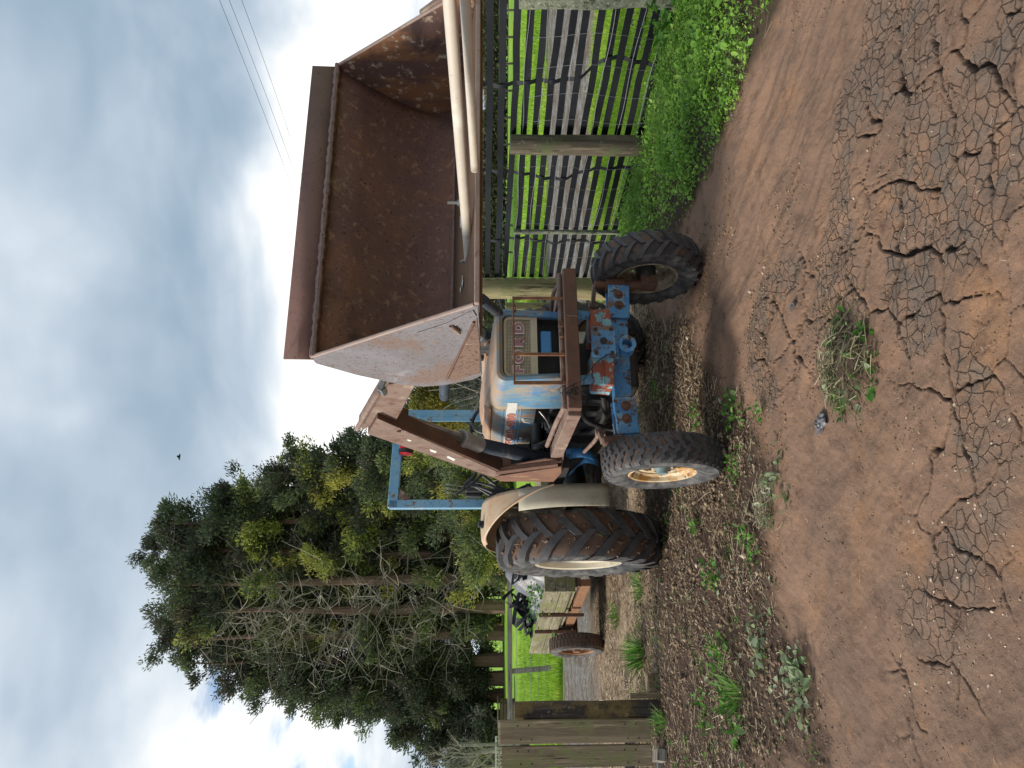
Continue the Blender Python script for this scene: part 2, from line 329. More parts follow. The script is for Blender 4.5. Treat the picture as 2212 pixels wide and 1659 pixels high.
M['post'] = wood('mossy_round_post', (.17, .135, .095), (.12, .10, .07), (.085, .07, .05), lich=(.24, .25, .19), moss=(.10, .11, .055))
M['post_yellow'] = wood('treated_yellow_post', (.31, .27, .14), (.25, .22, .115), (.20, .165, .09), moss=(.20, .20, .09))
M['post_dark'] = wood('dark_stained_post', (.085, .07, .055), (.06, .05, .042), (.035, .03, .027), lich=(.30, .30, .27), moss=(.16, .115, .045))
M['board'] = wood('weathered_gate_board', (.30, .235, .15), (.25, .195, .125), (.17, .135, .085), moss=(.19, .19, .085))
M['board_end'] = wood('cut_board_edge', (.5, .44, .29), (.42, .36, .22), (.3, .25, .15))
M['tray'] = wood('mossy_tray_board', (.30, .27, .18), (.22, .195, .125), (.13, .115, .075), ax=1, lich=(.38, .37, .30), moss=(.17, .17, .07))
M['rail'] = wood('grey_fence_rail', (.32, .29, .25), (.26, .24, .20), (.17, .15, .13), ax=0, lich=(.4, .4, .36))
M['lichen'] = surf('grey_lichen', (.21, .23, .17), (.13, .145, .10), 18, .95, layers=[((.32, .34, .28), 30, .55, .65), ((.06, .06, .045), 20, .52, .62)], bump=1, bscale=60, bdist=.012)
M['bark'] = surf('red_brown_bark', (.14, .085, .06), (.20, .135, .10), 4, .95, layers=[((.07, .042, .03), 9, .52, .7, (1, 1, .1)), ((.26, .20, .16), 12, .6, .72, (1, 1, .15))], bump=.8, bscale=12, bdist=.03, stretch=(1, 1, .12))
M['dead_wood'] = surf('grey_dead_branch', (.34, .30, .255), (.25, .215, .18), 3, .9, bump=.3)
M['bale_wrap'] = surf('grey_plastic_sheet', (.16, .16, .175), (.11, .11, .12), 6, .4, layers=[((.24, .23, .23), 9, .55, .7), ((.14, .12, .10), 4, .55, .7)], bump=.4, bscale=18, bdist=.01)
M['silver_sheet'] = surf('silver_plastic_sheet', (.26, .265, .28), (.19, .195, .205), 9, .35, bump=.4, bscale=22, bdist=.01)
M['stone'] = surf('pale_stone', (.38, .34, .28), (.30, .26, .21), 12, .9, bump=.5)
M['hut'] = wood('brown_hut_board', (.15, .105, .075), (.12, .085, .06), (.08, .055, .04), ax=0)
M['white_paint'] = surf('white_fence_paint', (.55, .55, .53), (.45, .44, .42), 4, .6, bump=.05)
M['car_blue'] = surf('blue_car_paint', (.09, .22, .40), (.08, .2, .37), 2, .25, bump=0)
M['glass'] = surf('dark_window_glass', (.16, .21, .26), (.13, .17, .21), 2, .08, bump=0, spec=.6)
M['bird'] = surf('dark_feathers', (.03, .035, .045), (.02, .022, .03), 9, .7, bump=0)

def tyre_mat(name, R0, half, rubber, mud, mudlo=.45):
    t = NT(name); X, Y, Z = t.sep()
    rr = t.math('SQRT', t.math('ADD', t.math('MULTIPLY', Y, Y), t.math('MULTIPLY', Z, Z)))
    side = t.ramp(t.math('ADD', t.math('DIVIDE', t.math('ABSOLUTE', X), half), t.math('MULTIPLY', t.noise(14), .25)), .93, 1.02)
    side = t.math('MAXIMUM', side, t.ramp(t.math('ADD', rr, t.math('MULTIPLY', t.noise(18), .05)), R0 * .93 + .025, R0 * .88 + .025))
    c = t.mix(t.ramp(t.noise(7), .35, .7), rubber, tuple(q * 1.7 for q in rubber))
    c = t.mix(t.ramp(t.noise(30, 6, .7), .56, .72), c, (.16, .13, .11))
    mcol = t.mix(t.noise(45, 6, .7), tuple(q * .55 for q in mud), tuple(q * 1.5 for q in mud))
    mm = t.math('MULTIPLY', t.ramp(t.noise(6, 6, .7), mudlo - .1, mudlo + .06), t.math('SUBTRACT', 1.0, side))
    c = t.mix(mm, c, mcol)
    dust = t.ramp(t.noise(11, 5, .6, off=9), .35, .75)
    c = t.mix(t.math('MULTIPLY', side, dust), c, (.17, .165, .16))
    t.bump(t.noise(70, 5, .7), .5, .006)
    return t.done(c, .75)
def lug_mat(name, rubber):
    return surf(name, rubber, tuple(q * 1.7 for q in rubber), 9, .6, layers=[((.17, .12, .085), 26, .6, .7), ((.13, .12, .115), 12, .6, .78), ((.12, .07, .05), 5, .60, .75)], bump=.3)
M['tread_rear'] = tyre_mat('muddy_rear_tyre', .70, .21, (.026, .026, .028), (.115, .068, .048), .36)
M['tread_front'] = tyre_mat('dusty_front_tyre', .385, .105, (.028, .028, .031), (.12, .075, .055), .52)
M['lug'] = lug_mat('rubber_lug', (.046, .044, .046))
M['tread_trailer'] = tyre_mat('brown_dusty_tyre', .36, .10, (.035, .03, .028), (.10, .065, .05), .42)

def grille_mat():
    t = NT('perforated_grille'); X, Y, Z = t.sep()
    def cell(v): return t.math('ABSOLUTE', t.math('SUBTRACT', t.math('FRACT', t.math('MULTIPLY', v, 1 / .0105)), .5))
    mx = t.math('MAXIMUM', cell(X), cell(Z)); hole = t.math('LESS_THAN', mx, .31)
    c = t.mix(t.ramp(t.noise(14), .35, .7), (.54, .48, .36), (.42, .36, .26)); t.done(c, .5)
    tr = t.N.new('ShaderNodeBsdfTransparent'); ms = t.N.new('ShaderNodeMixShader')
    t.L.new(hole, ms.inputs[0]); t.L.new(t.bsdf.outputs[0], ms.inputs[1]); t.L.new(tr.outputs[0], ms.inputs[2]); t.L.new(ms.outputs[0], t.out.inputs[0])
    return t.mat
M['grille'] = grille_mat()
def leaf_mat(name, stops, rough=.55, trans=.35, spec=.25):
    """colour from the leaf's own random tint (0..1)"""
    t = NT(name); a = t.attr('tint')
    cr = t.N.new('ShaderNodeValToRGB'); t.L.new(a, cr.inputs[0]); e = cr.color_ramp.elements
    e[0].position, e[0].color = stops[0][0], (*stops[0][1], 1); e[1].position, e[1].color = stops[-1][0], (*stops[-1][1], 1)
    for p, c in stops[1:-1]:
        q = e.new(p); q.color = (*c, 1)
    t.done(cr.outputs[0], rough, 0, spec)
    tl_ = t.N.new('ShaderNodeBsdfTranslucent'); t.L.new(cr.outputs[0], tl_.inputs[0])
    ms = t.N.new('ShaderNodeMixShader'); ms.inputs[0].default_value = trans
    t.L.new(t.bsdf.outputs[0], ms.inputs[1]); t.L.new(tl_.outputs[0], ms.inputs[2]); t.L.new(ms.outputs[0], t.out.inputs[0])
    return t.mat
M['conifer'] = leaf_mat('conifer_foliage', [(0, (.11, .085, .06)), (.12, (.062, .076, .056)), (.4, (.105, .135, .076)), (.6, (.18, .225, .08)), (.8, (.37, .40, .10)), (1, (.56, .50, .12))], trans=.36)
M['gold'] = leaf_mat('golden_foliage', [(0, (.05, .06, .02)), (.5, (.16, .15, .025)), (1, (.38, .30, .045))], trans=.3)
M['greyleaf'] = leaf_mat('grey_green_foliage', [(0, (.05, .065, .05)), (.6, (.12, .15, .11)), (1, (.24, .24, .2))], trans=.3)
M['weed'] = leaf_mat('weed_leaf', [(0, (.04, .11, .02)), (.5, (.09, .24, .035)), (.85, (.18, .36, .06)), (1, (.34, .40, .20))], trans=.4)
M['wilted'] = leaf_mat('wilted_leaf', [(0, (.09, .15, .05)), (.5, (.22, .29, .14)), (1, (.42, .46, .32))], trans=.3)
M['chick'] = leaf_mat('chickweed_leaf', [(0, (.11, .23, .035)), (.5, (.24, .45, .065)), (.9, (.42, .62, .13)), (.95, (.36, .56, .15)), (.96, (.62, .64, .68)), (1, (.7, .7, .75))], trans=.4)
M['grassb'] = leaf_mat('grass_blade', [(0, (.14, .27, .02)), (.5, (.27, .45, .04)), (.85, (.44, .56, .07)), (1, (.48, .45, .2))], trans=.4)
M['straw'] = leaf_mat('straw_litter', [(0, (.025, .016, .011)), (.4, (.07, .045, .03)), (.65, (.19, .13, .08)), (.85, (.46, .36, .24)), (1, (.68, .58, .42))], rough=.8, trans=.05)
M['stem'] = leaf_mat('weed_stem', [(0, (.10, .09, .05)), (.5, (.22, .20, .11)), (1, (.46, .40, .27))], rough=.7, trans=.1)
M['chips'] = leaf_mat('wood_chips', [(0, (.12, .08, .05)), (.5, (.3, .22, .14)), (1, (.60, .5, .38))], rough=.85, trans=0)
M['hedge'] = leaf_mat('hedge_foliage', [(0, (.06, .07, .04)), (.5, (.13, .12, .075)), (.8, (.15, .17, .08)), (1, (.26, .23, .17))], trans=.25)
# ------------------------------------------------------------------ numpy noise
def _hash(ix, iy, seed):
    h = (ix.astype(np.int64) * 374761393 + iy.astype(np.int64) * 668265263 + seed * 1442695041) & 0xffffffff
    h = ((h ^ (h >> 13)) * 1274126177) & 0xffffffff
    return ((h ^ (h >> 16)) & 0xffffff) / float(0xffffff)
def vnoise(x, y, seed=0):
    ix = np.floor(x); iy = np.floor(y); fx = x - ix; fy = y - iy; fx = fx * fx * (3 - 2 * fx); fy = fy * fy * (3 - 2 * fy)
    a = _hash(ix, iy, seed); b = _hash(ix + 1, iy, seed); c = _hash(ix, iy + 1, seed); d = _hash(ix + 1, iy + 1, seed)
    return (a * (1 - fx) + b * fx) * (1 - fy) + (c * (1 - fx) + d * fx) * fy
def fbm(x, y, seed=0, o=4, g=.5):
    s = 0; a = 1; t = 0
    for i in range(o):
        s = s + a * vnoise(x * 2 ** i + 17.3 * i, y * 2 ** i - 9.1 * i, seed + i); t += a; a *= g
    return s / t
def sstep(a, b, x):
    t = np.clip((x - a) / (b - a), 0, 1); return t * t * (3 - 2 * t)
def voro_edge(x, y, cell, seed):
    """distance to the nearest cell border, in metres"""
    u = x / cell; v = y / cell; ix = np.floor(u); iy = np.floor(v)
    d1 = np.full(u.shape, 9.0); p1x = np.zeros_like(u); p1y = np.zeros_like(u); pts = []
    for dx in (-1, 0, 1):
        for dy in (-1, 0, 1):
            px = ix + dx + _hash(ix + dx, iy + dy, seed) ; py = iy + dy + _hash(ix + dx, iy + dy, seed + 77)
            d = (px - u) ** 2 + (py - v) ** 2; pts.append((px, py)); k = d < d1
            d1 = np.where(k, d, d1); p1x = np.where(k, px, p1x); p1y = np.where(k, py, p1y)
    e = np.full(u.shape, 9.0)
    for px, py in pts:
        ex = px - p1x; ey = py - p1y; l = np.sqrt(ex * ex + ey * ey); ok = l > 1e-6; l = np.where(ok, l, 1)
        d = ((px + p1x) / 2 - u) * ex / l + ((py + p1y) / 2 - v) * ey / l
        e = np.minimum(e, np.where(ok, d, 9))
    return e * cell

# ------------------------------------------------------------------ ground: one sheet from behind the camera to the horizon
BX = np.array([-400, -6, -2.05, -1.51, -1.16, -.53, -.19, .10, .52, .75, 1.2, 400]); BY = np.array([4.3, 4.3, 4.15, 3.74, 4.05, 4.03, 4.5, 5.35, 6.5, 7.4, 8.6, 8.8])
GX = np.array([.6, 1.34, 1.45, 1.72, 2.07, 2.6, 3.6, 9.0]); GY = np.array([8.6, 6.2, 5.7, 4.92, 4.15, 3.2, 2.0, -4])     # dirt / weeds border along the strap fence
def fence_x(y): return 1.26 + 1.74 * (9.74 - y) / 3.99
def macro(x, y):
    z = .65 * sstep(18, 42, y) * sstep(6, -4, x) + .5 * sstep(60, 200, y)
    z = z + (fbm(x / 25, y / 25, 5, 3) - .5) * .5 * sstep(20, 60, y)
    return z
def masks(x, y):
    wob = (fbm(x * 1.7, y * 1.7, 31, 4) - .5)
    mulch = sstep(-.35, .35, y - np.interp(x, BX, BY) + wob * 1.6)
    weeds = sstep(-.10, .12, y - np.interp(x, GX, GY) + wob * .5) * sstep(.9, 1.2, x) * sstep(.7, .2, x - fence_x(y))
    straw = sstep(6.6, 8.2, y + wob * 2.2) * sstep(14, 10.5, y + wob * 2)
    gend = 16.2 + 4 * sstep(-3, 0, x)
    gravel = sstep(10.6, 12.2, y + wob * 1.5) * sstep(.6, -.6, y + wob - gend)
    gr = sstep(-.6, .6, y + wob * 1.4 - gend)
    right = sstep(-.3, .5, x - fence_x(y) + wob * .6) * sstep(1.5, 2.5, y + x) 
    verge = right * sstep(11.6, 10.4, y + wob * .8)
    grass = np.maximum(gr, verge)
    return mulch, weeds, straw, gravel * (1 - grass), grass
def height(x, y):
    m_, wd, st, gv, gs = masks(x, y)
    near = sstep(16, 9, y); dirt = (1 - m_) * (1 - wd) * (1 - .72 * crack_region(x, y))
    z = macro(x, y) + near * (fbm(x / 1.3, y / 1.3, 3, 3) - .5) * .05 * (.3 + .7 * dirt)
    # ruts pressed along the lane
    a = R(126); u = x * math.cos(a) + y * math.sin(a); v = -x * math.sin(a) + y * math.cos(a)
    z = z + near * dirt * (((fbm(u / .9, v / .16, 9, 4) - .5) * .065 + (fbm(u / .3, v / .08, 12, 4) - .5) * .022) * (.3 + .7 * sstep(-.4, .4, x)) + (fbm(x / .42, y / .42, 18, 4) - .5) * .04)
    z = z + near * ((fbm(x / .05, y / .05, 14, 3) - .5) * .010 * (1 + 1.2 * m_) + (fbm(x / .018, y / .018, 19, 2) - .5) * .004 + (fbm(x / .2, y / .2, 15, 3) - .5) * .025)
    z = z + near * m_ * (fbm(x / .11, y / .11, 16, 4) - .5) * .045
    return z + near * wd * .02
def crack_region(x, y):
    e = lambda cx, cy, rx, ry: np.exp(-((x - cx) / rx) ** 2 - ((y - cy) / ry) ** 2)
    return np.clip(1.35 * e(.85, 2.85, .75, .62) + 1.0 * e(.25, 4.15, .42, .5) + .38 * e(-.95, 2.75, .7, .5) + .35 * e(-.2, 2.5, .5, .4) - .10, 0, 1)
def cracks(x, y):
    """height of the shrinkage cracks, and where the ground is a dried crust"""
    wx = x + (fbm(x * 8, y * 8, 41, 4) - .5) * .12; wy = y + (fbm(x * 8, y * 8, 43, 4) - .5) * .12
    big = voro_edge(wx, wy, .26, 5); reg = crack_region(x, y); n = fbm(x * 2.3, y * 2.3, 51, 3)
    bw = (.0024 + .0075 * sstep(.30, .66, n)) * (.4 + 1.2 * fbm(x * 26, y * 26, 53, 2)) * (.45 + .55 * sstep(.3, .8, reg)); on = sstep(.10, .28, reg * (.6 + .8 * n))
    big2 = voro_edge(wx + 3, wy - 2, .12, 15); bw2 = .0032 * (.4 + 1.2 * fbm(x * 30, y * 30, 55, 2)); on2 = sstep(.35, .55, reg) * sstep(.44, .56, fbm(x * 3.4, y * 3.4, 61, 2))
    D = -np.maximum(np.clip((bw - big) / .004, 0, 1) * on * .028, np.clip((bw2 - big2) / .004, 0, 1) * on2 * .014)
    crust = sstep(.12, .45, reg) * sstep(.44, .60, fbm(x * 3.2, y * 3.2, 57, 4))
    return D, crust
def spaced(start, end, d0, grow):
    o = [start]; d = d0
    while o[-1] < end: o.append(o[-1] + d); d *= grow
    return o
def build_ground():
    xs = np.arange(-2.5, 2.3, .0052); xl = [-q for q in spaced(2.6, 500, .015, 1.10)][::-1]; xr = spaced(xs[-1], 500, .012, 1.10)
    xs = np.concatenate([xl[:-1], xs, xr[1:]])
    ys = [-40, -20, -10, -5, -2, 0, 1, 1.6]
    y = 1.9
    while y < 9: ys.append(y); y += max(.0052, .00095 * y * y)
    while y < 900: ys.append(y); y *= 1.016 if y < 40 else 1.06
    ys = np.array(ys); X, Y = np.meshgrid(xs, ys); x = X.ravel(); y = Y.ravel()
    mu, wd, st, gv, gs = masks(x, y); z = height(x, y)
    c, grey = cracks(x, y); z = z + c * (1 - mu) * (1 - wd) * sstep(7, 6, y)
    nx, ny = len(xs), len(ys)
    idx = np.arange(nx * ny).reshape(ny, nx)
    f = np.stack([idx[:-1, :-1], idx[:-1, 1:], idx[1:, 1:], idx[1:, :-1]], -1).reshape(-1, 4)
    t = NT('farm_ground')
    A = {k: t.attr(k) for k in ('mulch', 'weeds', 'straw', 'gravel', 'grass', 'grey', 'crack')}
    d = t.mix(t.ramp(t.noise(1.1, 4, .6), .35, .68), (.26, .157, .104), (.175, .112, .080))
    d = t.mix(t.ramp(t.noise(2.7, 6, .65, off=4), .5, .72), d, (.275, .152, .085))
    d = t.mix(t.ramp(t.noise(6, 6, .65, off=8), .5, .75), d, (.125, .075, .053))
    d = t.mix(t.math('MULTIPLY', A['grey'], t.ramp(t.noise(7, 6, .7), .36, .68)), d, (.15, .118, .095))
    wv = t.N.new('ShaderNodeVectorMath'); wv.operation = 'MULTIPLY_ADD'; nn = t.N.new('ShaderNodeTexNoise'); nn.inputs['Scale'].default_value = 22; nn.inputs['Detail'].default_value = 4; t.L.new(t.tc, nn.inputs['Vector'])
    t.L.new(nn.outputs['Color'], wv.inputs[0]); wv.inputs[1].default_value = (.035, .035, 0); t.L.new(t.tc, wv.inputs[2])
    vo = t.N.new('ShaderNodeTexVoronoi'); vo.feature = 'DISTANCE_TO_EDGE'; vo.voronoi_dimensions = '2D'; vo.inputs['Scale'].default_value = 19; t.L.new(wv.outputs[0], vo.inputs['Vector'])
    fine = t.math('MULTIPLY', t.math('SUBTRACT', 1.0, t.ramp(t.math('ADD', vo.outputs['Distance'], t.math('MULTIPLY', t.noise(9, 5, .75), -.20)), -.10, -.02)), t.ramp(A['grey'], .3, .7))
    d = t.mix(t.ramp(t.noise(70, 6, .75), .60, .70), d, (.40, .27, .16))
    d = t.mix(t.ramp(t.noise(110, 5, .75, off=5), .60, .68), d, (.13, .08, .055))
    mc = t.mix(t.ramp(t.noise(18, 8, .75), .35, .7), (.035, .022, .016), (.105, .064, .042)); mc = t.mix(t.ramp(t.noise(60, 6, .75), .60, .7), mc, (.26, .18, .11))
    sc = t.mix(t.ramp(t.noise(9, 8, .75), .3, .7), (.40, .30, .20), (.14, .095, .062)); sc = t.mix(t.ramp(t.noise(2, 4, .6), .5, .7), sc, (.10, .07, .05))
    gc = t.mix(t.ramp(t.noise(11, 8, .85), .42, .58), (.075, .068, .06), (.27, .255, .235)); gc = t.mix(t.ramp(t.noise(2.2, 7, .75), .44, .58), gc, (.105, .08, .055))
    gg = t.mix(t.ramp(t.noise(.35, 6, .65), .35, .7), (.16, .33, .03), (.31, .46, .045)); gg = t.mix(t.ramp(t.noise(3, 8, .75), .48, .70), gg, (.10, .20, .025))
    wc = (.07, .048, .032)
    crack_shade = t.math('MAXIMUM', t.math('MULTIPLY', fine, .62), A['crack']); d = t.mix(crack_shade, d, (.032, .02, .014))  # dark crumbs in the cracks, with the cracks' shade painted into the soil colour
    d = t.mix(A['mulch'], d, mc); d = t.mix(A['straw'], d, sc); d = t.mix(A['gravel'], d, gc); d = t.mix(A['weeds'], d, wc); d = t.mix(A['grass'], d, gg)
    h = t.math('ADD', t.noise(45, 6, .7), t.math('SUBTRACT', t.math('MULTIPLY', t.noise(160, 4, .7), .5), t.math('MULTIPLY', fine, 1.2))); t.bump(h, .8, .010)
    mat = t.done(d, .92, 0, .25)
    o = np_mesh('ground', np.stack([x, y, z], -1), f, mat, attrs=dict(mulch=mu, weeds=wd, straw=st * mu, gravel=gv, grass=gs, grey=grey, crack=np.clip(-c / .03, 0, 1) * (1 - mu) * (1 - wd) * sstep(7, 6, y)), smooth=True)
    return tag(o, kind='structure')
build_ground()
def gz(x, y): return float(height(np.array([float(x)]), np.array([float(y)]))[0])

# ------------------------------------------------------------------ scatter helpers
def sticks(P, L, W, yaw, pitch, tint, h=.6):
    """bent three-sided straws; arrays of centres, length, width, direction"""
    n = len(P); d = np.stack([np.cos(yaw) * np.cos(pitch), np.sin(yaw) * np.cos(pitch), np.sin(pitch)], -1)
    s = np.stack([-np.sin(yaw), np.cos(yaw), np.zeros(n)], -1); u = np.array([0, 0, 1.0])
    bend = (rng.random(n) - .5) * .5
    V = []
    for k, q in enumerate((-.5, 0, .5)):
        c = P + d * (L * q)[:, None] + s * (bend * L * (.5 if k == 1 else 0))[:, None]
        w = W[:, None] * (1 if k < 2 else .6)
        V += [c - s * w / 2, c + u * w * h, c + s * w / 2]
    V = np.stack(V, 1); b = np.arange(n)[:, None] * 9
    F = [b + np.array([[0, 1, 4, 3]]), b + np.array([[1, 2, 5, 4]]), b + np.array([[3, 4, 7, 6]]), b + np.array([[4, 5, 8, 7]])]
    return V.reshape(-1, 3), np.concatenate(F), np.repeat(tint, 9)
def leaves(P, L, W, yaw, pitch, roll, tint, fold=.25):
    """small pointed leaves folded on the midrib: 6 vertices, 2 quads each"""
    n = len(P); cy, sy, cp, sp_ = np.cos(yaw), np.sin(yaw), np.cos(pitch), np.sin(pitch)
    d = np.stack([cy * cp, sy * cp, sp_], -1); s0 = np.stack([-sy, cy, np.zeros(n)], -1); u0 = np.cross(d, s0)
    s = s0 * np.cos(roll)[:, None] + u0 * np.sin(roll)[:, None]; u = np.cross(d, s)
    L = L[:, None]; W = W[:, None]
    V = np.stack([P, P + d * L * .4 + s * W * .5 + u * W * fold, P + d * L * .75 + s * W * .32 + u * W * fold * .5, P + d * L,
                  P + d * L * .75 - s * W * .32 + u * W * fold * .5, P + d * L * .4 - s * W * .5 + u * W * fold], 1).reshape(-1, 3)
    b = np.arange(n)[:, None] * 6
    return V, np.concatenate([b + np.array([[0, 1, 2, 3]]), b + np.array([[0, 3, 4, 5]])]), np.repeat(tint, 6)
def join(parts):
    o = 0; V = []; F = []; T = []
    for v, f, t in parts: V.append(v); F.append(f + o); T.append(t); o += len(v)
    return np.concatenate(V), np.concatenate(F), np.concatenate(T)
def U(n, a=0.0, b=1.0): return rng.uniform(a, b, n)
# ================================================================== surroundings
def conifer(name, label, px, topx, Y, hw, group, crown_from=.04, dead=(.0, .0), dead_n=0, tint=(0, 1), mat='conifer', limbs=56, bare=0.0, trunk_r=.35, seed=0, dens=1.0, cat='tree'):
    rs = np.random.default_rng(seed + 100); rr = random.Random(seed)
    b = atY(1090, px, Y); gzv = gz(b.x, Y); H = atY(topx, px, Y).z - gzv
    hw = hw * (1.22 if Y > 30 else 1); root = empty(name, (b.x, Y, gzv)); tag(root, label, cat, group)
    tk = MB(); lean = Vector((rr.uniform(-.03, .03), rr.uniform(-.03, .03), 1))
    axis = [Vector((lean.x * H * t + rr.uniform(-.08, .08) * (t > 0), lean.y * H * t, H * t)) for t in (0, .12, .3, .5, .7, .86, 1)]
    tk.tube(axis, lambda t: trunk_r * (1.25 - t * 1.1 if t < .1 else 1.14 * (1 - t) + .03), 8, k=3)
    def ax(t):
        q = t * 6; i = min(5, int(sum(t >= v for v in (.12, .3, .5, .7, .86)))); a = (0, .12, .3, .5, .7, .86, 1)
        f = (t - a[i]) / (a[i + 1] - a[i]); return axis[i].lerp(axis[i + 1], f)
    dm = MB(); P = []; T = []; Dd = []
    def prof(t): return hw * (min(1, .55 + t * 1.6)) * math.sqrt(max(.02, 1 - max(0, (t - .45) / .57) ** 2))
    for i in range(limbs):
        t = crown_from + (1 - crown_from) * ((i + rr.random()) / limbs) ** .95 * .985
        a = rr.uniform(0, 6.283); L = prof(t) * rr.uniform(.65, 1.2)
        if rr.random() < bare * 2 and .14 < t < .82 and math.sin(a) < .1: continue
        o = ax(t); out = Vector((math.cos(a), math.sin(a), 0)); sag = rr.uniform(-.5, .1) if t < .2 else rr.uniform(-.15, .25)
        p1 = o + out * L * .5 + Vector((0, 0, sag * L * .5)); p2 = o + out * L + Vector((0, 0, L * (sag + rr.uniform(.15, .5))))
        if L > .5: tk.tube([o, p1, p2], .03 + .02 * L * trunk_r, 5, .012, k=3)
        nc = max(2, int(2.2 * L + 1.5)); base = rr.choice((rr.uniform(.0, .35), rr.uniform(.05, .45), rr.uniform(.1, .5), rr.uniform(.2, .6), rr.uniform(.65, .95)))
        if t > .75: base *= .75
        for c in range(nc):
            f = .35 + .7 * (c + rr.random() * .8) / nc
            pc = (o.lerp(p1, f / .5) if f < .5 else p1.lerp(p2, (f - .5) / .5)) + Vector((rr.gauss(0, .22), rr.gauss(0, .22), rr.gauss(0, .2)))
            n = int(120 * dens * rr.uniform(.6, 1.3)); r = rr.uniform(.30, .62) * (.55 + .25 * hw)
            q = rs.normal(0, 1, (n, 3)); q /= np.linalg.norm(q, axis=1)[:, None]; rad = rs.random(n) ** .6
            P.append(np.array(pc) + q * (rad * r)[:, None] * np.array([1, 1, .8])); dirv = q * .35 + rs.normal(0, .35, (n, 3)) + np.array([out.x * .7, out.y * .7, .45]); Dd.append(dirv)
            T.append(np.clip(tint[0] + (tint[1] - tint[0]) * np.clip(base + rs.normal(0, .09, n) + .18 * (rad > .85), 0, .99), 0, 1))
    for i in range(int(dead_n * 1.15)):
        t = rr.uniform(*dead); a = rr.uniform(math.pi * .9, math.pi * 2.1); o = ax(t); L = prof(t) * rr.uniform(.7, 1.35)
        out = Vector((math.cos(a), math.sin(a), rr.uniform(-.35, .75))); pts = [o]
        for k in range(3): pts.append(pts[-1] + out * L / 3 + Vector((rr.gauss(0, .14), rr.gauss(0, .1), rr.gauss(0, .14))) * L * .55)
        dm.tube(pts, rr.uniform(.024, .046), 4, .009, k=3)
        for _ in range(3):
            k = rr.randint(1, 3); q = pts[k] * .6 + pts[k - 1] * .4; e = q + Vector((rr.gauss(0, .7), rr.gauss(-.2, .5), rr.gauss(.1, .7)))
            dm.tube([q, (q + e) / 2 + Vector((rr.gauss(0, .12), 0, rr.gauss(0, .12))), e], .019, 3, .007, k=3)
    tk.build('trunk', M['bark'], root)
    P = np.concatenate(P); Dv = np.concatenate(Dd); n = len(P); yaw = np.arctan2(Dv[:, 1], Dv[:, 0]); pitch = np.arctan2(Dv[:, 2], np.hypot(Dv[:, 0], Dv[:, 1]))
    s = Y / 40
    V, F, T_ = leaves(P, rs.uniform(.12, .28, n) * s, rs.uniform(.045, .085, n) * s, yaw + rs.normal(0, .5, n), pitch + rs.normal(0, .4, n), rs.uniform(0, 3.14, n), np.concatenate(T))
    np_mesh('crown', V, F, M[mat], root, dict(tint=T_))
    if dm.v: dm.build('dead_branches', M['dead_wood'], root)
    return root
G = 'old conifers in the row behind the paddock'
for i, (px, top, Y, hw, lb, kw) in enumerate([
    (985, 775, 36, 1.7, 'lower yellow-green conifer right beside the loader arm', dict(tint=(.15, 1), limbs=60, crown_from=.04)),
    (1035, 565, 38, 1.9, 'dark conifer rising right behind the blue roll bar', dict(limbs=74, crown_from=.03)),
    (1070, 480, 40, 1.7, 'dark bushy conifer between the roll bar and the tallest tree', dict(limbs=72, tint=(0, .8))),
    (1115, 345, 40, 1.9, 'tall full dark conifer with brownish seed clusters near its top', dict(limbs=83, tint=(0, .85))),
    (1160, 318, 41, 1.8, 'tall dark conifer just right of the highest tip in the row', dict(limbs=70, tint=(0, .8), dead=(.25, .7), dead_n=22)),
    (1198, 283, 40, 1.35, 'thin conifer with the highest wispy tip of the row', dict(limbs=44, dead=(.2, .85), dead_n=46, bare=.35)),
    (1246, 335, 39, 1.9, 'conifer with a yellowish tip and many dead grey branches', dict(limbs=57, dead=(.12, .75), dead_n=56, bare=.35, tint=(.12, 1))),
    (1310, 333, 39, 1.9, 'half bare conifer tangled with the most dead grey branches', dict(limbs=59, dead=(.1, .8), dead_n=80, bare=.42)),
    (1368, 335, 40, 1.8, 'conifer with bare grey lower limbs and a dark feathery top', dict(limbs=65, dead=(.1, .7), dead_n=60, bare=.3, tint=(0, .85))),
    (1425, 380, 41, 1.8, 'dark conifer with a pale bare stem showing on its edge', dict(limbs=65, dead=(.3, .7), dead_n=26, tint=(0, .7))),
    (1465, 530, 41, 1.7, 'dense dark green conifer on the stepped left end of the row', dict(limbs=62, tint=(0, .6), crown_from=.06)),
    (1502, 690, 42, 1.7, 'short dense conifer with low dark skirts near the row end', dict(limbs=59, tint=(0, .6), crown_from=.06)),
    (1548, 860, 42, 1.8, 'shortest dark conifer closing the left end of the row', dict(limbs=44, tint=(0, .6), crown_from=.1))]):
    conifer('conifer_tree', lb, px, top, Y, hw, G, seed=i + 1, dens=1.1, trunk_r=.32 if i else .25, **kw)
for i, px in enumerate((1205, 1275, 1345)):
    conifer('conifer_tree', 'dark full conifer of the second row filling the gaps behind the half-bare trees', px, 365 + 20 * (i == 1), 46, 2.0, 'second row of conifers behind the first', limbs=84, tint=(0, .62), seed=60 + i, dens=1.1, trunk_r=.3, crown_from=.03)
for i, (px, tp, lb) in enumerate(((1135, 1022, 'low yellow-green bush right of the rear tyre top, below the conifers'), (1195, 1020, 'low yellow-green bush below the thin highest conifer'), (1070, 985, 'low yellow-green bush seen through the roll bar'))):
    conifer('bush', lb, px, tp, 33, 1.35, 'low bushes in front of the conifer row', limbs=40, tint=(.25, 1), seed=70 + i, dens=1.1, trunk_r=.08, crown_from=.03, dead=(.2, .9), dead_n=10, cat='bush')
conifer('conifer_tree', 'low golden bush-like conifer seen beyond the right roll bar post', 856, 905, 24, 1.15, 'low trees behind the tractor', mat='gold', limbs=40, seed=41, trunk_r=.12, crown_from=.12, dens=1.3)
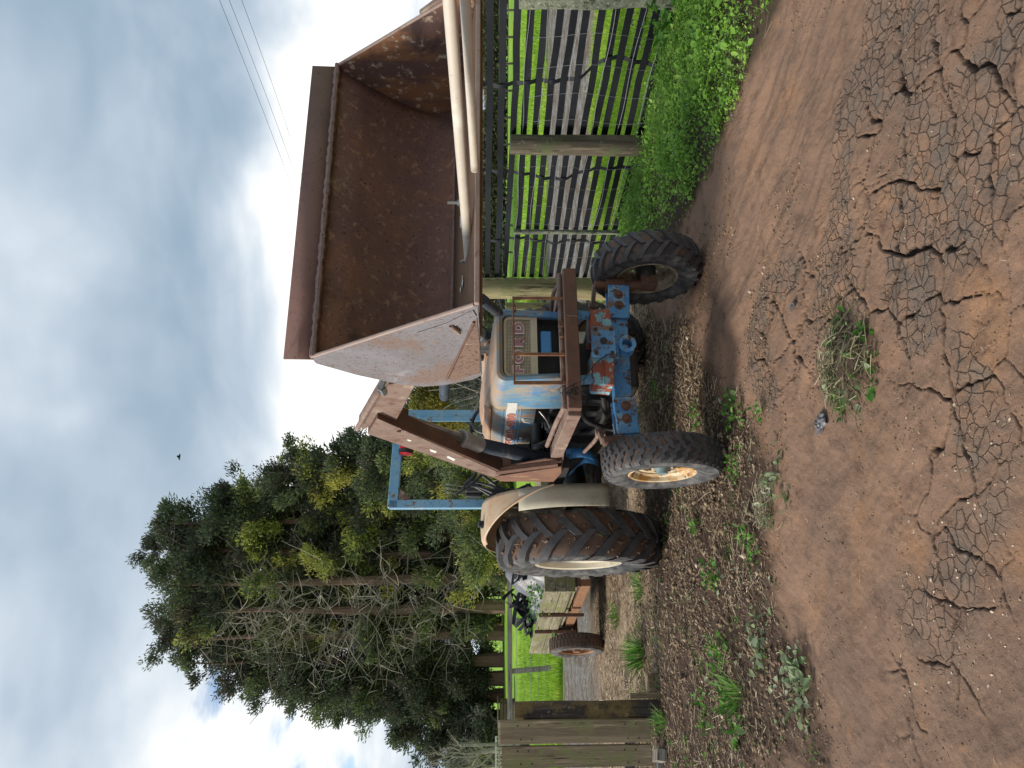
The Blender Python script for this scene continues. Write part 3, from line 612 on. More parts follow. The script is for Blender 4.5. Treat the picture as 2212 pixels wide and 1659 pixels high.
conifer('conifer_tree', 'taller yellow-tipped conifer between roll bar post and steering wheel', 915, 880, 26, 1.25, 'low trees behind the tractor', tint=(.3, 1), limbs=40, seed=42, trunk_r=.14, dead=(.1, .7), dead_n=20, dens=1.2)
conifer('shrub', 'grey-green scrubby shrub just behind the steering wheel', 838, 1000, 20, .95, None, mat='greyleaf', limbs=34, seed=43, trunk_r=.07, dead=(.2, .8), dead_n=24, dens=1.1, cat='shrub')
conifer('shrub', 'grey-green low shrub behind the tractor nose', 770, 1040, 22, 1.1, None, mat='greyleaf', limbs=30, seed=44, trunk_r=.06, dead=(.2, .8), dead_n=14, dens=1.1, cat='shrub')

def bare_tree(label, px, topx, Y, seed, spread):
    rr = random.Random(seed); b = atY(1080, px, Y); root = empty('bare_tree', (b.x, Y, gz(b.x, Y))); tag(root, label, 'tree', 'bare trees at the paddock edge')
    H = atY(topx, px, Y).z - root.location.z; mb = MB(); tb = MB()
    tb.tube([(0, 0, 0), (.1, 0, H * .2), (-.05, .1, H * .4)], .16, 7, .09)
    def grow(p, d, L, r, lv):
        e = p + d * L; md = (p + e) / 2 + Vector((rr.gauss(0, .08), rr.gauss(0, .08), rr.gauss(0, .05))) * L
        mb.tube([p, md, e], r, 4, r * .55, k=2)
        if lv:
            for _ in range(3 if lv > 1 else 4):
                nd = (d + Vector((rr.gauss(0, .55), rr.gauss(0, .55), rr.gauss(.1, .35)))).normalized(); grow(p.lerp(e, rr.uniform(.5, 1)), nd, L * rr.uniform(.5, .8), r * .5, lv - 1)
    for _ in range(6): grow(Vector((0, 0, H * rr.uniform(.15, .4))), Vector((rr.gauss(0, spread), rr.gauss(0, .4), 1)).normalized(), H * .32, .05, 3)
    tb.build('trunk', M['dead_wood'], root); mb.build('branches', M['dead_wood'], root)
bare_tree('bare twiggy grey tree at the paddock edge above the board gate', 1625, 915, 34, 3, .7)
bare_tree('bare pale tree at the far left end of the conifer row', 1660, 960, 36, 8, .8)
conifer('shrub', 'grey twiggy shrub behind the pale paddock rails', 1600, 990, 40, 1.4, None, mat='greyleaf', limbs=30, seed=47, trunk_r=.08, dead=(.2, .8), dead_n=20, cat='shrub')
conifer('shrub', 'dull green shrub behind the pale paddock rails, leftmost', 1655, 1000, 42, 1.5, None, mat='greyleaf', limbs=30, seed=48, trunk_r=.08, dead=(.2, .8), dead_n=20, cat='shrub')

# ---------------------------------------------------------------- far hedge on the right
def hedge():
    n = 42000; x = U(n, 4, 42); y = 56 + U(n, -1.1, 1.1); hh = 1.95 + (vnoise(x / 1.7, x * 0, 3) - .5) * .8 + (vnoise(x / 6, x * 0, 4) - .5) * .6
    z = U(n, 0, 1) ** .8 * hh; P = np.stack([x, y, z], -1)
    t = np.clip(vnoise(x / 1.3, z / .7, 6) * .9 + rng.normal(0, .12, n), 0, 1)
    V, F, T = leaves(P, U(n, .15, .5), U(n, .07, .16), U(n, 0, 6.28), U(n, -.4, 1.2), U(n, 0, 3), t)
    for_z = height(V[::6][:, 0], np.full(len(V[::6]), 56.0)); V[:, 2] += np.repeat(for_z, 6)
    root = empty('hedge', (0, 0, 0)); tag(root, 'long brown-green hedge at the far side of the paddock', 'hedge')
    np_mesh('foliage', V, F, M['hedge'], root, dict(tint=T))
    mb = MB()
    for i in range(60):
        X = 4 + 38 * (i + random.random()) / 60; g = gz(X, 56); mb.tube([(X, 56, g), (X + random.gauss(0, .2), 56 + random.gauss(0, .2), g + .8), (X + random.gauss(0, .4), 56, g + random.uniform(1.6, 2.4))], .05, 5, .015, k=2)
    mb.build('stems', M['dead_wood'], root)
hedge()
def wire_fence(name, label, A, B, n, hp, wires, wmat, pmat, pr, rail=None):
    root = empty(name, (0, 0, 0)); tag(root, label, 'fence')
    A = Vector(A); B = Vector(B); tops = []
    proto = None
    for i in range(n):
        p = A.lerp(B, i / (n - 1)); g = gz(p.x, p.y); tops.append(Vector((p.x, p.y, g)))
        h = hp * random.uniform(.92, 1.08)
        MB().box((p.x, p.y, g + h / 2 - .05), (pr * 2, pr * 2, h + .1), Matrix.Rotation(random.uniform(-.1, .1), 3, 'Y')).build('post', M[pmat], root)
    w = MB()
    for z in wires:
        for a, b in zip(tops[:-1], tops[1:]): w.cyl(a + Vector((0, -pr - .004, z)), b + Vector((0, -pr - .004, z)), .006, n=4)
    w.build('wires', M[wmat], root)
    if rail:
        for (i, j, z, hh) in rail:
            MB().beam(tops[i] + Vector((0, -pr - .03, z)), tops[j] + Vector((0, -pr - .03, z)), .04, hh).build('rail', M['rail'], root)
    return root
wire_fence('post_and_wire_fence', 'far post and wire fence across the bright paddock', (4.5, 44, 0), (26, 44, 0), 15, .95, (.3, .6, .85), 'wire', 'post', .05)
fA = atY(1183, 1240, 17.7); fB = atY(1183, 1640, 17.7)
wire_fence('paddock_rail_fence', 'grey top-rail paddock fence with wires behind the trailer', (fA.x, 17.7, 0), (fB.x, 17.4, 0), 5, 1.08, (.25, .42, .58, .74, .9), 'wire', 'rail', .045, rail=((0, 3, 1.06, .11), (3, 4, .98, .11), (0, 4, .03, .05)))
def pale_rails():
    Y = 30; root = empty('pale_rail_fence', (0, 0, 0)); tag(root, 'pale rail fence with many thin uprights at the far left', 'fence')
    P = [atY(1078, y, Y) for y in range(1592, 1670, 8)]
    g = gz(P[0].x, Y)
    for p in P: MB().box((p.x, Y, g + .45), (.035, .035, .95)).build('upright', M['white_paint'], root)
    MB().box(((P[0].x + P[-1].x) / 2, Y - .04, g + .9), (abs(P[0].x - P[-1].x) + .1, .03, .06)).build('rail', M['white_paint'], root)
pale_rails()
p = atY(1080, 1608, 27); tag(MB().box((p.x, 27, 1.1 + gz(p.x, 27)), (.09, .09, 2.4)).build('pole', M['rail'], bevel=.01), 'slim pale pole standing in front of the far pale rails', 'pole')
def hut():
    p = atY(1080, 1537, 32); g = gz(p.x, 32); root = empty('timber_hut', (p.x, 32, g)); tag(root, 'low brown boarded timber hut below the conifer row', 'hut')
    for i in range(4): MB().box((0, 0, .08 + i * .16), (.85 + .0, .6, .152)).build('board', M['hut'], root, bevel=.008)
    MB().box((0, 0, .70), (1.0, .8, .05)).build('roof', M['hut'], root, bevel=.008)
hut()
def car():
    p = atY(1093, 357, 60); root = empty('parked_car', (p.x, 59, gz(p.x, 59)), R(8)); tag(root, 'light blue car parked beyond the far fence', 'car')
    prof = [(-.82, .35), (-.84, .62), (-.80, .86), (-.66, 1.32), (-.56, 1.42), (.56, 1.42), (.66, 1.32), (.80, .86), (.84, .62), (.82, .35)]
    MB().prism([(x, -1.9, z if z < .9 else .88) for x, z in prof[:3] + prof[-3:]], (0, 3.9, 0)).build('body', M['car_blue'], root, bevel=.06)
    cab = [[Vector((x * k, y, .885 + (z - .885) * q)) for x, z in prof[2:8]] for y, k, q in ((-1.1, .98, 0.0), (-.6, 1, 1.0), (1.0, 1, 1.0), (1.7, .98, 0))]
    b = MB(); b.grid(cab); b.build('cabin', M['car_blue'], root)
    MB().prism([(-.66, -1.13, .93), (.66, -1.13, .93), (.55, -.72, 1.33), (-.55, -.72, 1.33)], (0, .012, .012)).build('windscreen', M['glass'], root)
    for x in (-.58, .58): MB().box((x, -1.91, .68), (.3, .04, .14)).build('headlight', M['white'], root, bevel=.02)
    for x in (-.75, .75):
        for y in (-1.25, 1.25): MB().lathe([(0, -.09), (.3, -.09), (.32, -.05), (.32, .05), (.3, .09), (0, .09)], 20).build('wheel', M['black'], root, loc=(x, y, .32))
car()

# ---------------------------------------------------------------- grass beyond the fences (uncountable)
def grass():
    n = 70000; y = 5.2 + U(n) ** 1.2 * 7; x = fence_x(y) + .35 + U(n) * 5.5
    m_ = masks(x, y)[4] > .3; x, y = x[m_], y[m_]
    n2 = 26000; y2 = 16 + U(n2) ** 1.5 * 13; x2 = -U(n2, .15, .52) * y2 ; m2 = masks(x2, y2)[4] > .35; x2, y2 = x2[m2], y2[m2]
    n3 = 26000; y3 = 19.5 + U(n3) ** 1.6 * 22; x3 = U(n3, .05, .52) * y3; m3 = masks(x3, y3)[4] > .35; x3, y3 = x3[m3], y3[m3]
    X = np.concatenate([x, x2, x3]); Y = np.concatenate([y, y2, y3]); k = len(X); P = np.stack([X, Y, height(X, Y)], -1)
    L = np.where(Y < 13, U(k, .05, .13), U(k, .08, .2)) * (.6 + .9 * vnoise(X / .8, Y / .8, 4)); W = np.where(Y < 13, .009, .02) * U(k, .7, 1.4)
    t = np.clip(vnoise(X / .5, Y / .5, 9) * .8 + rng.normal(.05, .14, k), 0, 1)
    V, F, T = leaves(P, L, W, U(k, 0, 6.28), U(k, .7, 1.5), U(k, -.3, .3), t)
    tag(np_mesh('grass', V, F, M['grassb'], None, dict(tint=T)), 'bright green paddock grass beyond the fences', 'grass', kind='stuff')
grass()

# ---------------------------------------------------------------- power lines and bird
PL = 'overhead wires crossing the clouds'
for lb, a, b in (('uppermost overhead wire crossing the dark cloud', (482, 0), (652, 458)), ('middle overhead wire of the three above the bucket', (503, 0), (655, 420)), ('faintest overhead wire, lowest of the three above the bucket', (530, 0), (640, 330))):
    A = atY(a[0], a[1], 34); B = atY(b[0], b[1], 62); d = B - A; pts = [A + d * t + Vector((0, 0, -.6 * (t + .4) * (1.6 - t) * .5)) + Vector((0, 0, .35)) for t in (-.3, 0, .25, .5, .75, 1, 1.3, 1.6)]
    tag(MB().tube(pts, .011, 5).build('power_line', M['black']), lb, 'power line', PL)
def bird():
    p = atY(388, 988, 48); root = empty('bird', p, .5); tag(root, 'small dark bird flying high above the conifers', 'bird')
    MB().tube([(-.16, 0, 0), (-.05, 0, .02), (.08, 0, .02), (.18, 0, .03), (.24, 0, .03)], lambda t: .012 + .05 * math.sin(min(1, t * 1.05) * math.pi) ** .8, 8).build('body', M['bird'], root)
    for s in (-1, 1): MB().grid([[Vector((.1, 0, .03)), Vector((.08, s * .14, .09)), Vector((-.02, s * .3, .06))], [Vector((-.06, 0, .03)), Vector((-.05, s * .14, .08)), Vector((-.07, s * .3, .055))]]).build('wing', M['bird'], root, thick=.012)
bird()

# ---------------------------------------------------------------- strap fence on the right
def strap_fence():
    root = empty('strap_fence', (1.26, 9.74, 0)); tag(root, 'black woven strap fence with wire on timber posts beside the lane', 'fence')
    O = Vector((1.26, 9.74, 0)); D_ = Vector((1.74, -3.99, 0)); Lf = D_.length; D_.normalize(); Nn = Vector((-D_.y, D_.x, 0)); Nn = Nn if Nn.y < 0 else -Nn   # towards the viewer
    def pt(k, z, off=0): return D_ * k + Nn * off + Vector((0, 0, z))
    def kat(y):  # distance along the fence of a photo row
        r_ = (829.5 - y) / 1661; return (r_ * 9.74 - 1.26) / (D_.x - r_ * D_.y)
    K1 = kat(-70); rr = random.Random(3)
    stays = [kat(190), kat(392), kat(540), kat(-40)]
    for i in range(14):
        z0 = 1.575 - .112 * i; rows = []
        N_ = 70; ph = rr.uniform(0, 6)
        for j in range(N_ + 1):
            k = .0 + K1 * j / N_; z = z0 + .008 * math.sin(k * .9 + ph) + .003 * math.sin(k * 2.6 + ph * 2) - .0 * k
            z -= .012 * math.exp(-((k - stays[0]) / .25) ** 2) * math.sin(i * .9)
            tw = .05 * math.sin(k * 2.1 + ph) + (.9 if i == 2 and k < .9 else 0) * (1 - k / .9); wv = .008 * (1 if i % 2 else -1)
            off = -.11 + .006 * math.sin(k * 2.6 + ph)
            for q in stays: off += wv * math.exp(-((k - q) / .08) ** 2)
            c = pt(k, z, off); hv = (Vector((0, 0, math.cos(tw))) + Nn * math.sin(tw)) * .030; rows.append((c, hv, Nn * .0015))
        MB().band(*zip(*rows)).build('strap', M['strap'], root)
    for s_, q in enumerate(stays):
        rows = []
        for j in range(57):
            z = 1.64 - 1.60 * j / 56; ii = (1.575 - z) / .112; off = -.11 - .014 * math.cos(math.pi * ii)
            k = q + .07 * math.sin(z * 3.3 + s_ * 1.9) + .16 * sstep(.8, .55, np.float64(z)) * (1 if s_ == 0 else .5) - .02 * math.sin(z * 9)
            c = pt(k, z, off); rows.append((c, D_ * .024, Nn * .0015))
        MB().band(*zip(*rows)).build('upright_strap', M['strap'], root)
    w = MB()
    for z in (1.26, 1.1, .9, .62, .38, .2, .08):
        ph = rr.uniform(0, 6); w.tube([pt(K1 * j / 24, z + .02 * math.sin(j * .9 + ph) * .5 - .05 * (z < .95) * (j / 24), -.09) for j in range(25)], .0022, 4, k=2)
    k = .5
    while k < K1:
        w.tube([pt(k + .03 * math.sin(z * 6 + k), z, -.088) for z in (1.22, 1, .8, .6, .4, .2, .05)], .0016, 4, k=2); k += .33
    w.build('wire_netting', M['wire'], root)
    def post(y, r, h, mat, off=0, name='post', k=None, lump=.06, sides=12, sq=False):
        k = kat(y) if k is None else k; q = pt(k, 0, off); g = gz(q.x + 1.26, q.y + 9.74); q.z = g - .1; mb = MB()
        if sq: mb.box(q + Vector((0, 0, (h + .1) / 2)), (r * 2, r * 1.7, h + .1), Matrix.Rotation(-.4, 3, 'Z')); return mb.build(name, M[mat], root, bevel=.012)
        rings = []
        for j in range(22):
            z = (h + .1) * j / 21; rings.append([q + Vector((math.cos(a) * rr_, math.sin(a) * rr_, z)) for a in [2 * math.pi * i / sides for i in range(sides)] for rr_ in [r * (1 + lump * (mnoise.noise(Vector((math.cos(a) * 1.3, math.sin(a) * 1.3 + k * 7, z * 3))))) * (1.04 - .05 * z)]])
        mb.grid(rings, closed=True); n0 = len(mb.v); mb.add([rings[-1][i] for i in range(sides)], [tuple(range(sides))]); return mb.build(name, M[mat], root)
    post(312, .098, 1.35, 'post', off=.0)
    post(-17, .10, 1.33, 'lichen', off=0, lump=.35, sides=20)
    post(617, .14, 1.85, 'post_yellow', off=.0, k=-.1)
    post(0, .085, 1.34, 'post_yellow', k=-.62, off=.0)
    post(510, .026, 1.25, 'lichen', name='batten', off=-.06, lump=.3)
    for z in (1.5, .9, .3): MB().grid([[pt(-.2, z, -.14) + Vector((0, 0, .026)), pt(-.2, z, -.14) - Vector((0, 0, .026))], [pt(-.7, z - .08, -.2) + Vector((0, 0, .026)), pt(-.7, z - .08, -.2) - Vector((0, 0, .026))], [pt(-1.2, z - .2, -.1) + Vector((0, 0, .026)), pt(-1.2, z - .2, -.1) - Vector((0, 0, .026))]]).build('loose_strap', M['strap'], root, thick=.003)
strap_fence()

# ---------------------------------------------------------------- board gate, dark post and offcuts on the left
def left_gate():
    Y = 7.0; root = empty('board_gate', (atY(1400, 1659, Y).x, Y, 0)); tag(root, 'weathered gate of wide upright boards with pale cut tops', 'gate'); ox = root.location.x
    zb = atY(1405, 1600, Y).z; zt = atY(1081, 1600, Y).z
    def bd(y0, y1, dz=0, dy=0):
        a = atY(1200, y0, Y).x - ox; b = atY(1200, y1, Y).x - ox
        MB().box(((a + b) / 2, dy, (zb + zt) / 2 + dz), (a - b, .032, zt - zb)).build('board', M['board'], root, bevel=.004)
        return (a + b) / 2, a - b
    bits = [bd(1555, 1605), bd(1611, 1657, -.012, .004), bd(1663, 1708, .006), bd(1714, 1760)]
    cp = MB()
    for c, w in bits: cp.box((c, 0, zt + .011), (w - .006, .031, .02))
    cp.build('cut_end', M['board_end'], root)
    for z in (.28, 1.25): MB().box((-.18, .045, z), (1.15, .05, .09)).build('rail', M['rail'], root, bevel=.004)
    for c, w in bits:
        for z in (.22, .32, 1.20, 1.3):
            for s in (-.3, .3): MB().cyl((c + s * w, -.0125, z + s * .05), (c + s * w, -.021, z + s * .05), .006, n=8).build('nail', M['black'], root)
left_gate()
def lone_post():
    a = atY(1430, 1533, 7.12); rr = .088; rings = []
    for j in range(26):
        z = -.1 + 1.44 * j / 25; rings.append([Vector((math.cos(t) * rr * (1 + .07 * mnoise.noise(Vector((math.cos(t) * 2, math.sin(t) * 2, z * 2.5)))), math.sin(t) * rr, z)) for t in [2 * math.pi * i / 18 for i in range(18)]])
    mb = MB(); mb.grid(rings, closed=True); mb.add([v + Vector((0, 0, 0)) for v in rings[-1]], [tuple(range(18))])
    tag(mb.build('gate_post', M['post_dark'], loc=(a.x, 7.12, 0)), 'dark stained round post with orange lichen beside the board gate', 'post')
lone_post()
def plank(label, x, y, size, rot, mat='board', z=None):
    p = gnd(x, y); g = gz(p.x, p.y); o = MB().box((0, 0, 0), size).build('timber_offcut', M[mat], bevel=.004); o.location = (p.x, p.y, g + (size[2] / 2 if z is None else z)); o.rotation_euler = rot; tag(o, label, 'offcut', 'timber offcuts by the gate')
plank('dark plank offcut leaning upright against the dark post', 1428, 1502, (.05, .03, .34), (.25, 0, .3), z=.14)
plank('short square block lying in front of the board gate', 1438, 1632, (.10, .22, .09), (0, .15, .5), 'rail', .06)
plank('grey board piece at the picture edge below the gate', 1428, 1655, (.25, .12, .05), (0, 0, .2), 'rail')
plank('small brown chunk by the tall grass tuft', 1416, 1478, (.16, .10, .08), (.1, 0, .8))

# ---------------------------------------------------------------- farm trailer
def trailer():
    rz = R(29.9); root = empty('farm_trailer', (-2.33, 8.6, 0), rz); tag(root, 'old tray trailer with mossy board sides and a rusty frame', 'trailer')
    W, L = 1.75, 3.57
    for i, (z0, z1) in enumerate(((.635, .755), (.760, .945))): MB().box((.02, L / 2, (z0 + z1) / 2), (.04, L, z1 - z0)).build('side_board', M['tray'], root, bevel=.006)
    MB().box((W - .02, L / 2, .78), (.04, L, .31)).build('side_board', M['tray'], root, bevel=.006)
    for (z0, z1) in ((.60, .70), (.705, .82), (.825, .945)): MB().box((W / 2, -.022, (z0 + z1) / 2), (W + .02, .04, z1 - z0)).build('front_board', M['tray'], root, bevel=.006)
    MB().box((W / 2, L / 2, .60), (W - .1, L - .02, .045)).build('deck', M['tray'], root)
    MB().beam((.10, .0, .475), (.10, L, .475), .08, .11).beam((W - .1, 0, .475), (W - .1, L, .475), .08, .11).build('chassis_rail', M['rim_rust'], root, bevel=.006)
    for y in (.03, 1.2, 2.2, 3.4): MB().beam((.06, y, .55), (W - .06, y, .55), .06, .05).build('cross_member', M['rust'], root)
    for y in (1.03, 1.97): MB().box((-.018, y, .67), (.03, .075, .56)).box((-.03, y - .03, .67), (.03, .012, .55)).build('stake', M['rust'], root, bevel=.003)
    MB().tube([(W / 2, -.02, .47), (W / 2, -.7, .45), (W / 2 + .05, -1.3, .42)], .05, 8).build('drawbar', M['rust'], root)
    MB().cyl((-.1, 2.26, .37), (W + .1, 2.26, .37), .035).build('axle', M['rust'], root)
    for x, s in ((-.14, -1), (W + .14, 1)):
        h = MB().lathe([(0, .09 * s), (.05, .09 * s), (.055, .02 * s), (.07, 0)], 16).build('wheel', M['rim_rust'], root, loc=(x, 2.26, .365))
        pr = [(.23, -.085), (.25, -.10), (.30, -.112), (.345, -.10), (.362, -.07), (.366, 0), (.362, .07), (.345, .10), (.30, .112), (.25, .10), (.23, .085)]
        ty = MB().lathe(pr, 48); rr = random.Random(2)
        for k in range(40):
            for q in (-.055, 0, .055):
                t = 2 * math.pi * (k + .33 * (q > 0)) / 40; ty.box(Vector((q, .367 * math.cos(t), .367 * math.sin(t))), (.045, .035, .012), Matrix.Rotation(t - math.pi / 2, 3, 'X'))
        ty.build('tyre', M['tread_trailer'], h)
        MB().lathe([(.232, -.085), (.21, -.07), (.205, .0), (.21, .07), (.232, .085)], 36).lathe([(.206, .0), (.15, -.04 * -s), (.09, -.02 * -s), (.05, .01)], 36).build('rim', M['rim_rust'], h)
    return root
tr = trailer()
def sheet(label, cx, cy, sx, sy, hgt, mat, seed, name='plastic_sheet'):
    rows = []; n = 34
    for i in range(n):
        row = []
        for j in range(n):
            u = i / (n - 1) * 2 - 1; v = j / (n - 1) * 2 - 1; r_ = math.hypot(u, v)
            z = hgt * max(0, 1 - r_ ** 1.6) + .09 * mnoise.noise(Vector((u * 2.2, v * 2.2, seed))) + .04 * mnoise.noise(Vector((u * 6, v * 6, seed)))
            row.append(Vector((u * sx * (1 + .15 * mnoise.noise(Vector((u, v, seed + 5)))), v * sy * (1 + .15 * mnoise.noise(Vector((v, u, seed + 9)))), max(z, -.02))))
        rows.append(row)
    w = tr.matrix_world if False else (Matrix.Translation((-2.33, 8.6, 0)) @ Matrix.Rotation(R(29.9), 4, 'Z'))
    p = w @ Vector((cx, cy, .66)); o = MB().grid(rows).build(name, M[mat], angle=180, thick=.004); o.location = p; o.rotation_euler.z = R(29.9)
    tag(o, label, 'plastic sheet', 'plastic sheeting on the trailer')
sheet('smooth grey plastic sheet heaped at the front of the trailer', .72, .62, .56, .52, .66, 'bale_wrap', .3)
sheet('crumpled grey plastic sheet in the middle of the trailer load', .72, 1.75, .62, .8, .66, 'bale_wrap', 1.7)
sheet('shiny silver plastic sheet at the back of the trailer load', .72, 2.85, .55, .6, .46, 'silver_sheet', 2.6)
def tangle(label, cx, cy, cz, seed, n, sz):
    rr = random.Random(seed); mb = MB(); w = Matrix.Translation((-2.33, 8.6, 0)) @ Matrix.Rotation(R(29.9), 4, 'Z')
    for _ in range(n):
        pts = catmull([Vector((rr.gauss(0, sz), rr.gauss(0, sz), abs(rr.gauss(0, sz * .75)))) for _ in range(5)], 7); ang = rr.uniform(0, 3)
        rows = []
        for i, p in enumerate(pts):
            a = Vector((math.cos(ang + i * .12), .3, math.sin(ang + i * .12))).normalized() * .027; rows.append((p, a, Vector((-a.z, a.x * .3, a.x)).normalized() * .0015))
        mb.band(*zip(*rows))
    o = mb.build('strap_tangle', M['strap']); o.location = w @ Vector((cx, cy, cz)); tag(o, label, 'straps', 'tangled black straps on the trailer')
tangle('loops of black strap sticking up from the front of the load', .5, .9, 1.10, 4, 5, .12)
tangle('tangled black straps hanging over the middle of the load', .40, 2.1, 1.0, 5, 8, .13)
tangle('bunch of black straps at the back corner of the trailer', .3, 2.9, .90, 6, 6, .11)
# ================================================================== tractor (own frame: x across towards the viewer's right, y to the rear, z up)
tractor = empty('tractor', (.17, 5.45, 0), R(20.4))
tag(tractor, 'old blue farm tractor with a raised rusty front loader bucket', 'tractor')
def part(mb, name, mat, parent=None, **k): return mb.build(name, M[mat] if isinstance(mat, str) else mat, parent or tractor, **k)
V3 = Vector
# ---------------------------------------------------------------- wheels
def tyre_profile(R0, half, rim):
    return [(rim - .01, -half * .62), (rim + .015, -half * .80), (rim + (R0 - rim) * .35, -half * .98), (rim + (R0 - rim) * .62, -half), (R0 - (R0 - rim) * .16, -half * .93), (R0 - .012, -half * .72), (R0 - .003, -half * .38), (R0, 0),
            (R0 - .003, half * .38), (R0 - .012, half * .72), (R0 - (R0 - rim) * .16, half * .93), (rim + (R0 - rim) * .62, half), (rim + (R0 - rim) * .35, half * .98), (rim + .015, half * .80), (rim - .01, half * .62)]
def surf_at(prof, s):
    """point (r, x) at arc fraction s (0 = crown, 1 = bead) of the +x half"""
    h = prof[len(prof) // 2:]; L = [0]
    for a, b in zip(h[:-1], h[1:]): L.append(L[-1] + math.hypot(b[0] - a[0], b[1] - a[1]))
    d = s * L[-1]
    for i in range(len(h) - 1):
        if d <= L[i + 1]:
            f = (d - L[i]) / (L[i + 1] - L[i]); return (h[i][0] + (h[i + 1][0] - h[i][0]) * f, h[i][1] + (h[i + 1][1] - h[i][1]) * f)
    return h[-1]
def tyre(R0, half, rim, nl, lugh, lugw, slant, s0, s1, hub, tread, lugmat='lug', direction=1, zig=0.0):
    prof = tyre_profile(R0, half, rim); mb = MB(); mb.lathe(prof, 72)
    K = 7
    for k in range(nl):
        for sgn in (-1, 1):
            t0 = 2 * math.pi * (k + (.5 if sgn > 0 else 0)) / nl; rows = []
            for i in range(K):
                f = i / (K - 1); s = s0 + (s1 - s0) * f; r, x = surf_at(prof, max(s, 0)); x *= sgn
                if s < 0: x = -sgn * surf_at(prof, -s)[1]
                th = t0 + direction * (slant * (f ** .85) + zig * (1 if i % 2 else -1)); hh = lugh * (1 if f < .75 else 1 - .75 * (f - .75) / .25)
                if i == 0: hh *= .8
                nx = 0 if abs(x) < half * .6 else (abs(x) / half - .6) * .9 * sgn
                rowp = []
                for dw, e in ((-.62, -.012), (-.5, 1), (.5, 1), (.62, -.012)):
                    q = r + (hh if e == 1 else e) ; xx = x + (nx * hh if e == 1 else 0); a = th + dw * lugw * (1 + .25 * f) / R0
                    rowp.append(V3((xx, q * math.sin(a), q * math.cos(a))))
                rows.append(rowp)
            n0 = len(mb.v); mb.grid(rows, mi=1); mb.add([rows[0][i] for i in range(4)] + [rows[-1][i] for i in range(4)], [(0, 1, 2, 3), (7, 6, 5, 4)], 1)
    return mb.build('tyre', [M[tread], M[lugmat]], hub)
def slotted_disc(mb, x, r0, r1, r2, n, gap, th=.008):
    seg = 6
    def ring(ra, rb, a0, a1, k): 
        for i in range(k):
            p, q = a0 + (a1 - a0) * i / k, a0 + (a1 - a0) * (i + 1) / k
            P = [(x - th, ra, p), (x - th, rb, p), (x - th, rb, q), (x - th, ra, q), (x + th, ra, p), (x + th, rb, p), (x + th, rb, q), (x + th, ra, q)]
            mb.hexa([V3((a, b * math.sin(c), b * math.cos(c))) for a, b, c in P])
    ring(.02, r0, 0, 6.2832, 36)
    for i in range(n): ring(r0, r1, 2 * math.pi * (i + gap / 2) / n, 2 * math.pi * (i + 1 - gap / 2) / n, 4)
    ring(r1, r2, 0, 6.2832, 36)
def front_wheel(x, outer, rimmat, tread, lugs):
    s = outer; hub = part(MB().lathe([(0, .085 * s), (.035, .085 * s), (.045, .06 * s), (.06, .045 * s), (.075, .0), (.07, -.06 * s), (.05, -.09 * s), (0, -.09 * s)], 20), 'front_wheel', 'hub' if rimmat == 'rim' else 'engine', loc=(x, 0, .408))
    rb = MB(); rb.lathe([(.232, -.085), (.226, -.09), (.213, -.085), (.205, -.06), (.178, -.045), (.175, .04), (.2, .06), (.213, .085), (.226, .09), (.232, .085)], 48)
    slotted_disc(rb, .028 * s, .098, .140, .190, 8, .62)
    rim = part(rb, 'rim', rimmat, hub, thick=0)
    for i in range(6):
        a = 2 * math.pi * i / 6 + .3; part(MB().cyl((.03 * s, .082 * math.sin(a), .082 * math.cos(a)), (.054 * s, .082 * math.sin(a), .082 * math.cos(a)), .011, n=6), 'wheel_nut', 'rust', hub)
    if lugs == 'bars': tyre(.392, .112, .225, 21, .024, .034, .30, -.04, .52, hub, tread)
    else: tyre(.398, .112, .225, 34, .011, .030, .20, -.06, .40, hub, tread, zig=.018)
    return hub
front_wheel(-.745, -1, 'rim', 'tread_front', 'blocks')
front_wheel(.735, 1, 'rim_old', 'tread_front', 'bars')
M['mud'] = surf('red_brown_mud', (.13, .075, .052), (.20, .12, .08), 25, .95, layers=[((.07, .042, .03), 30, .55, .68)], bump=.6)
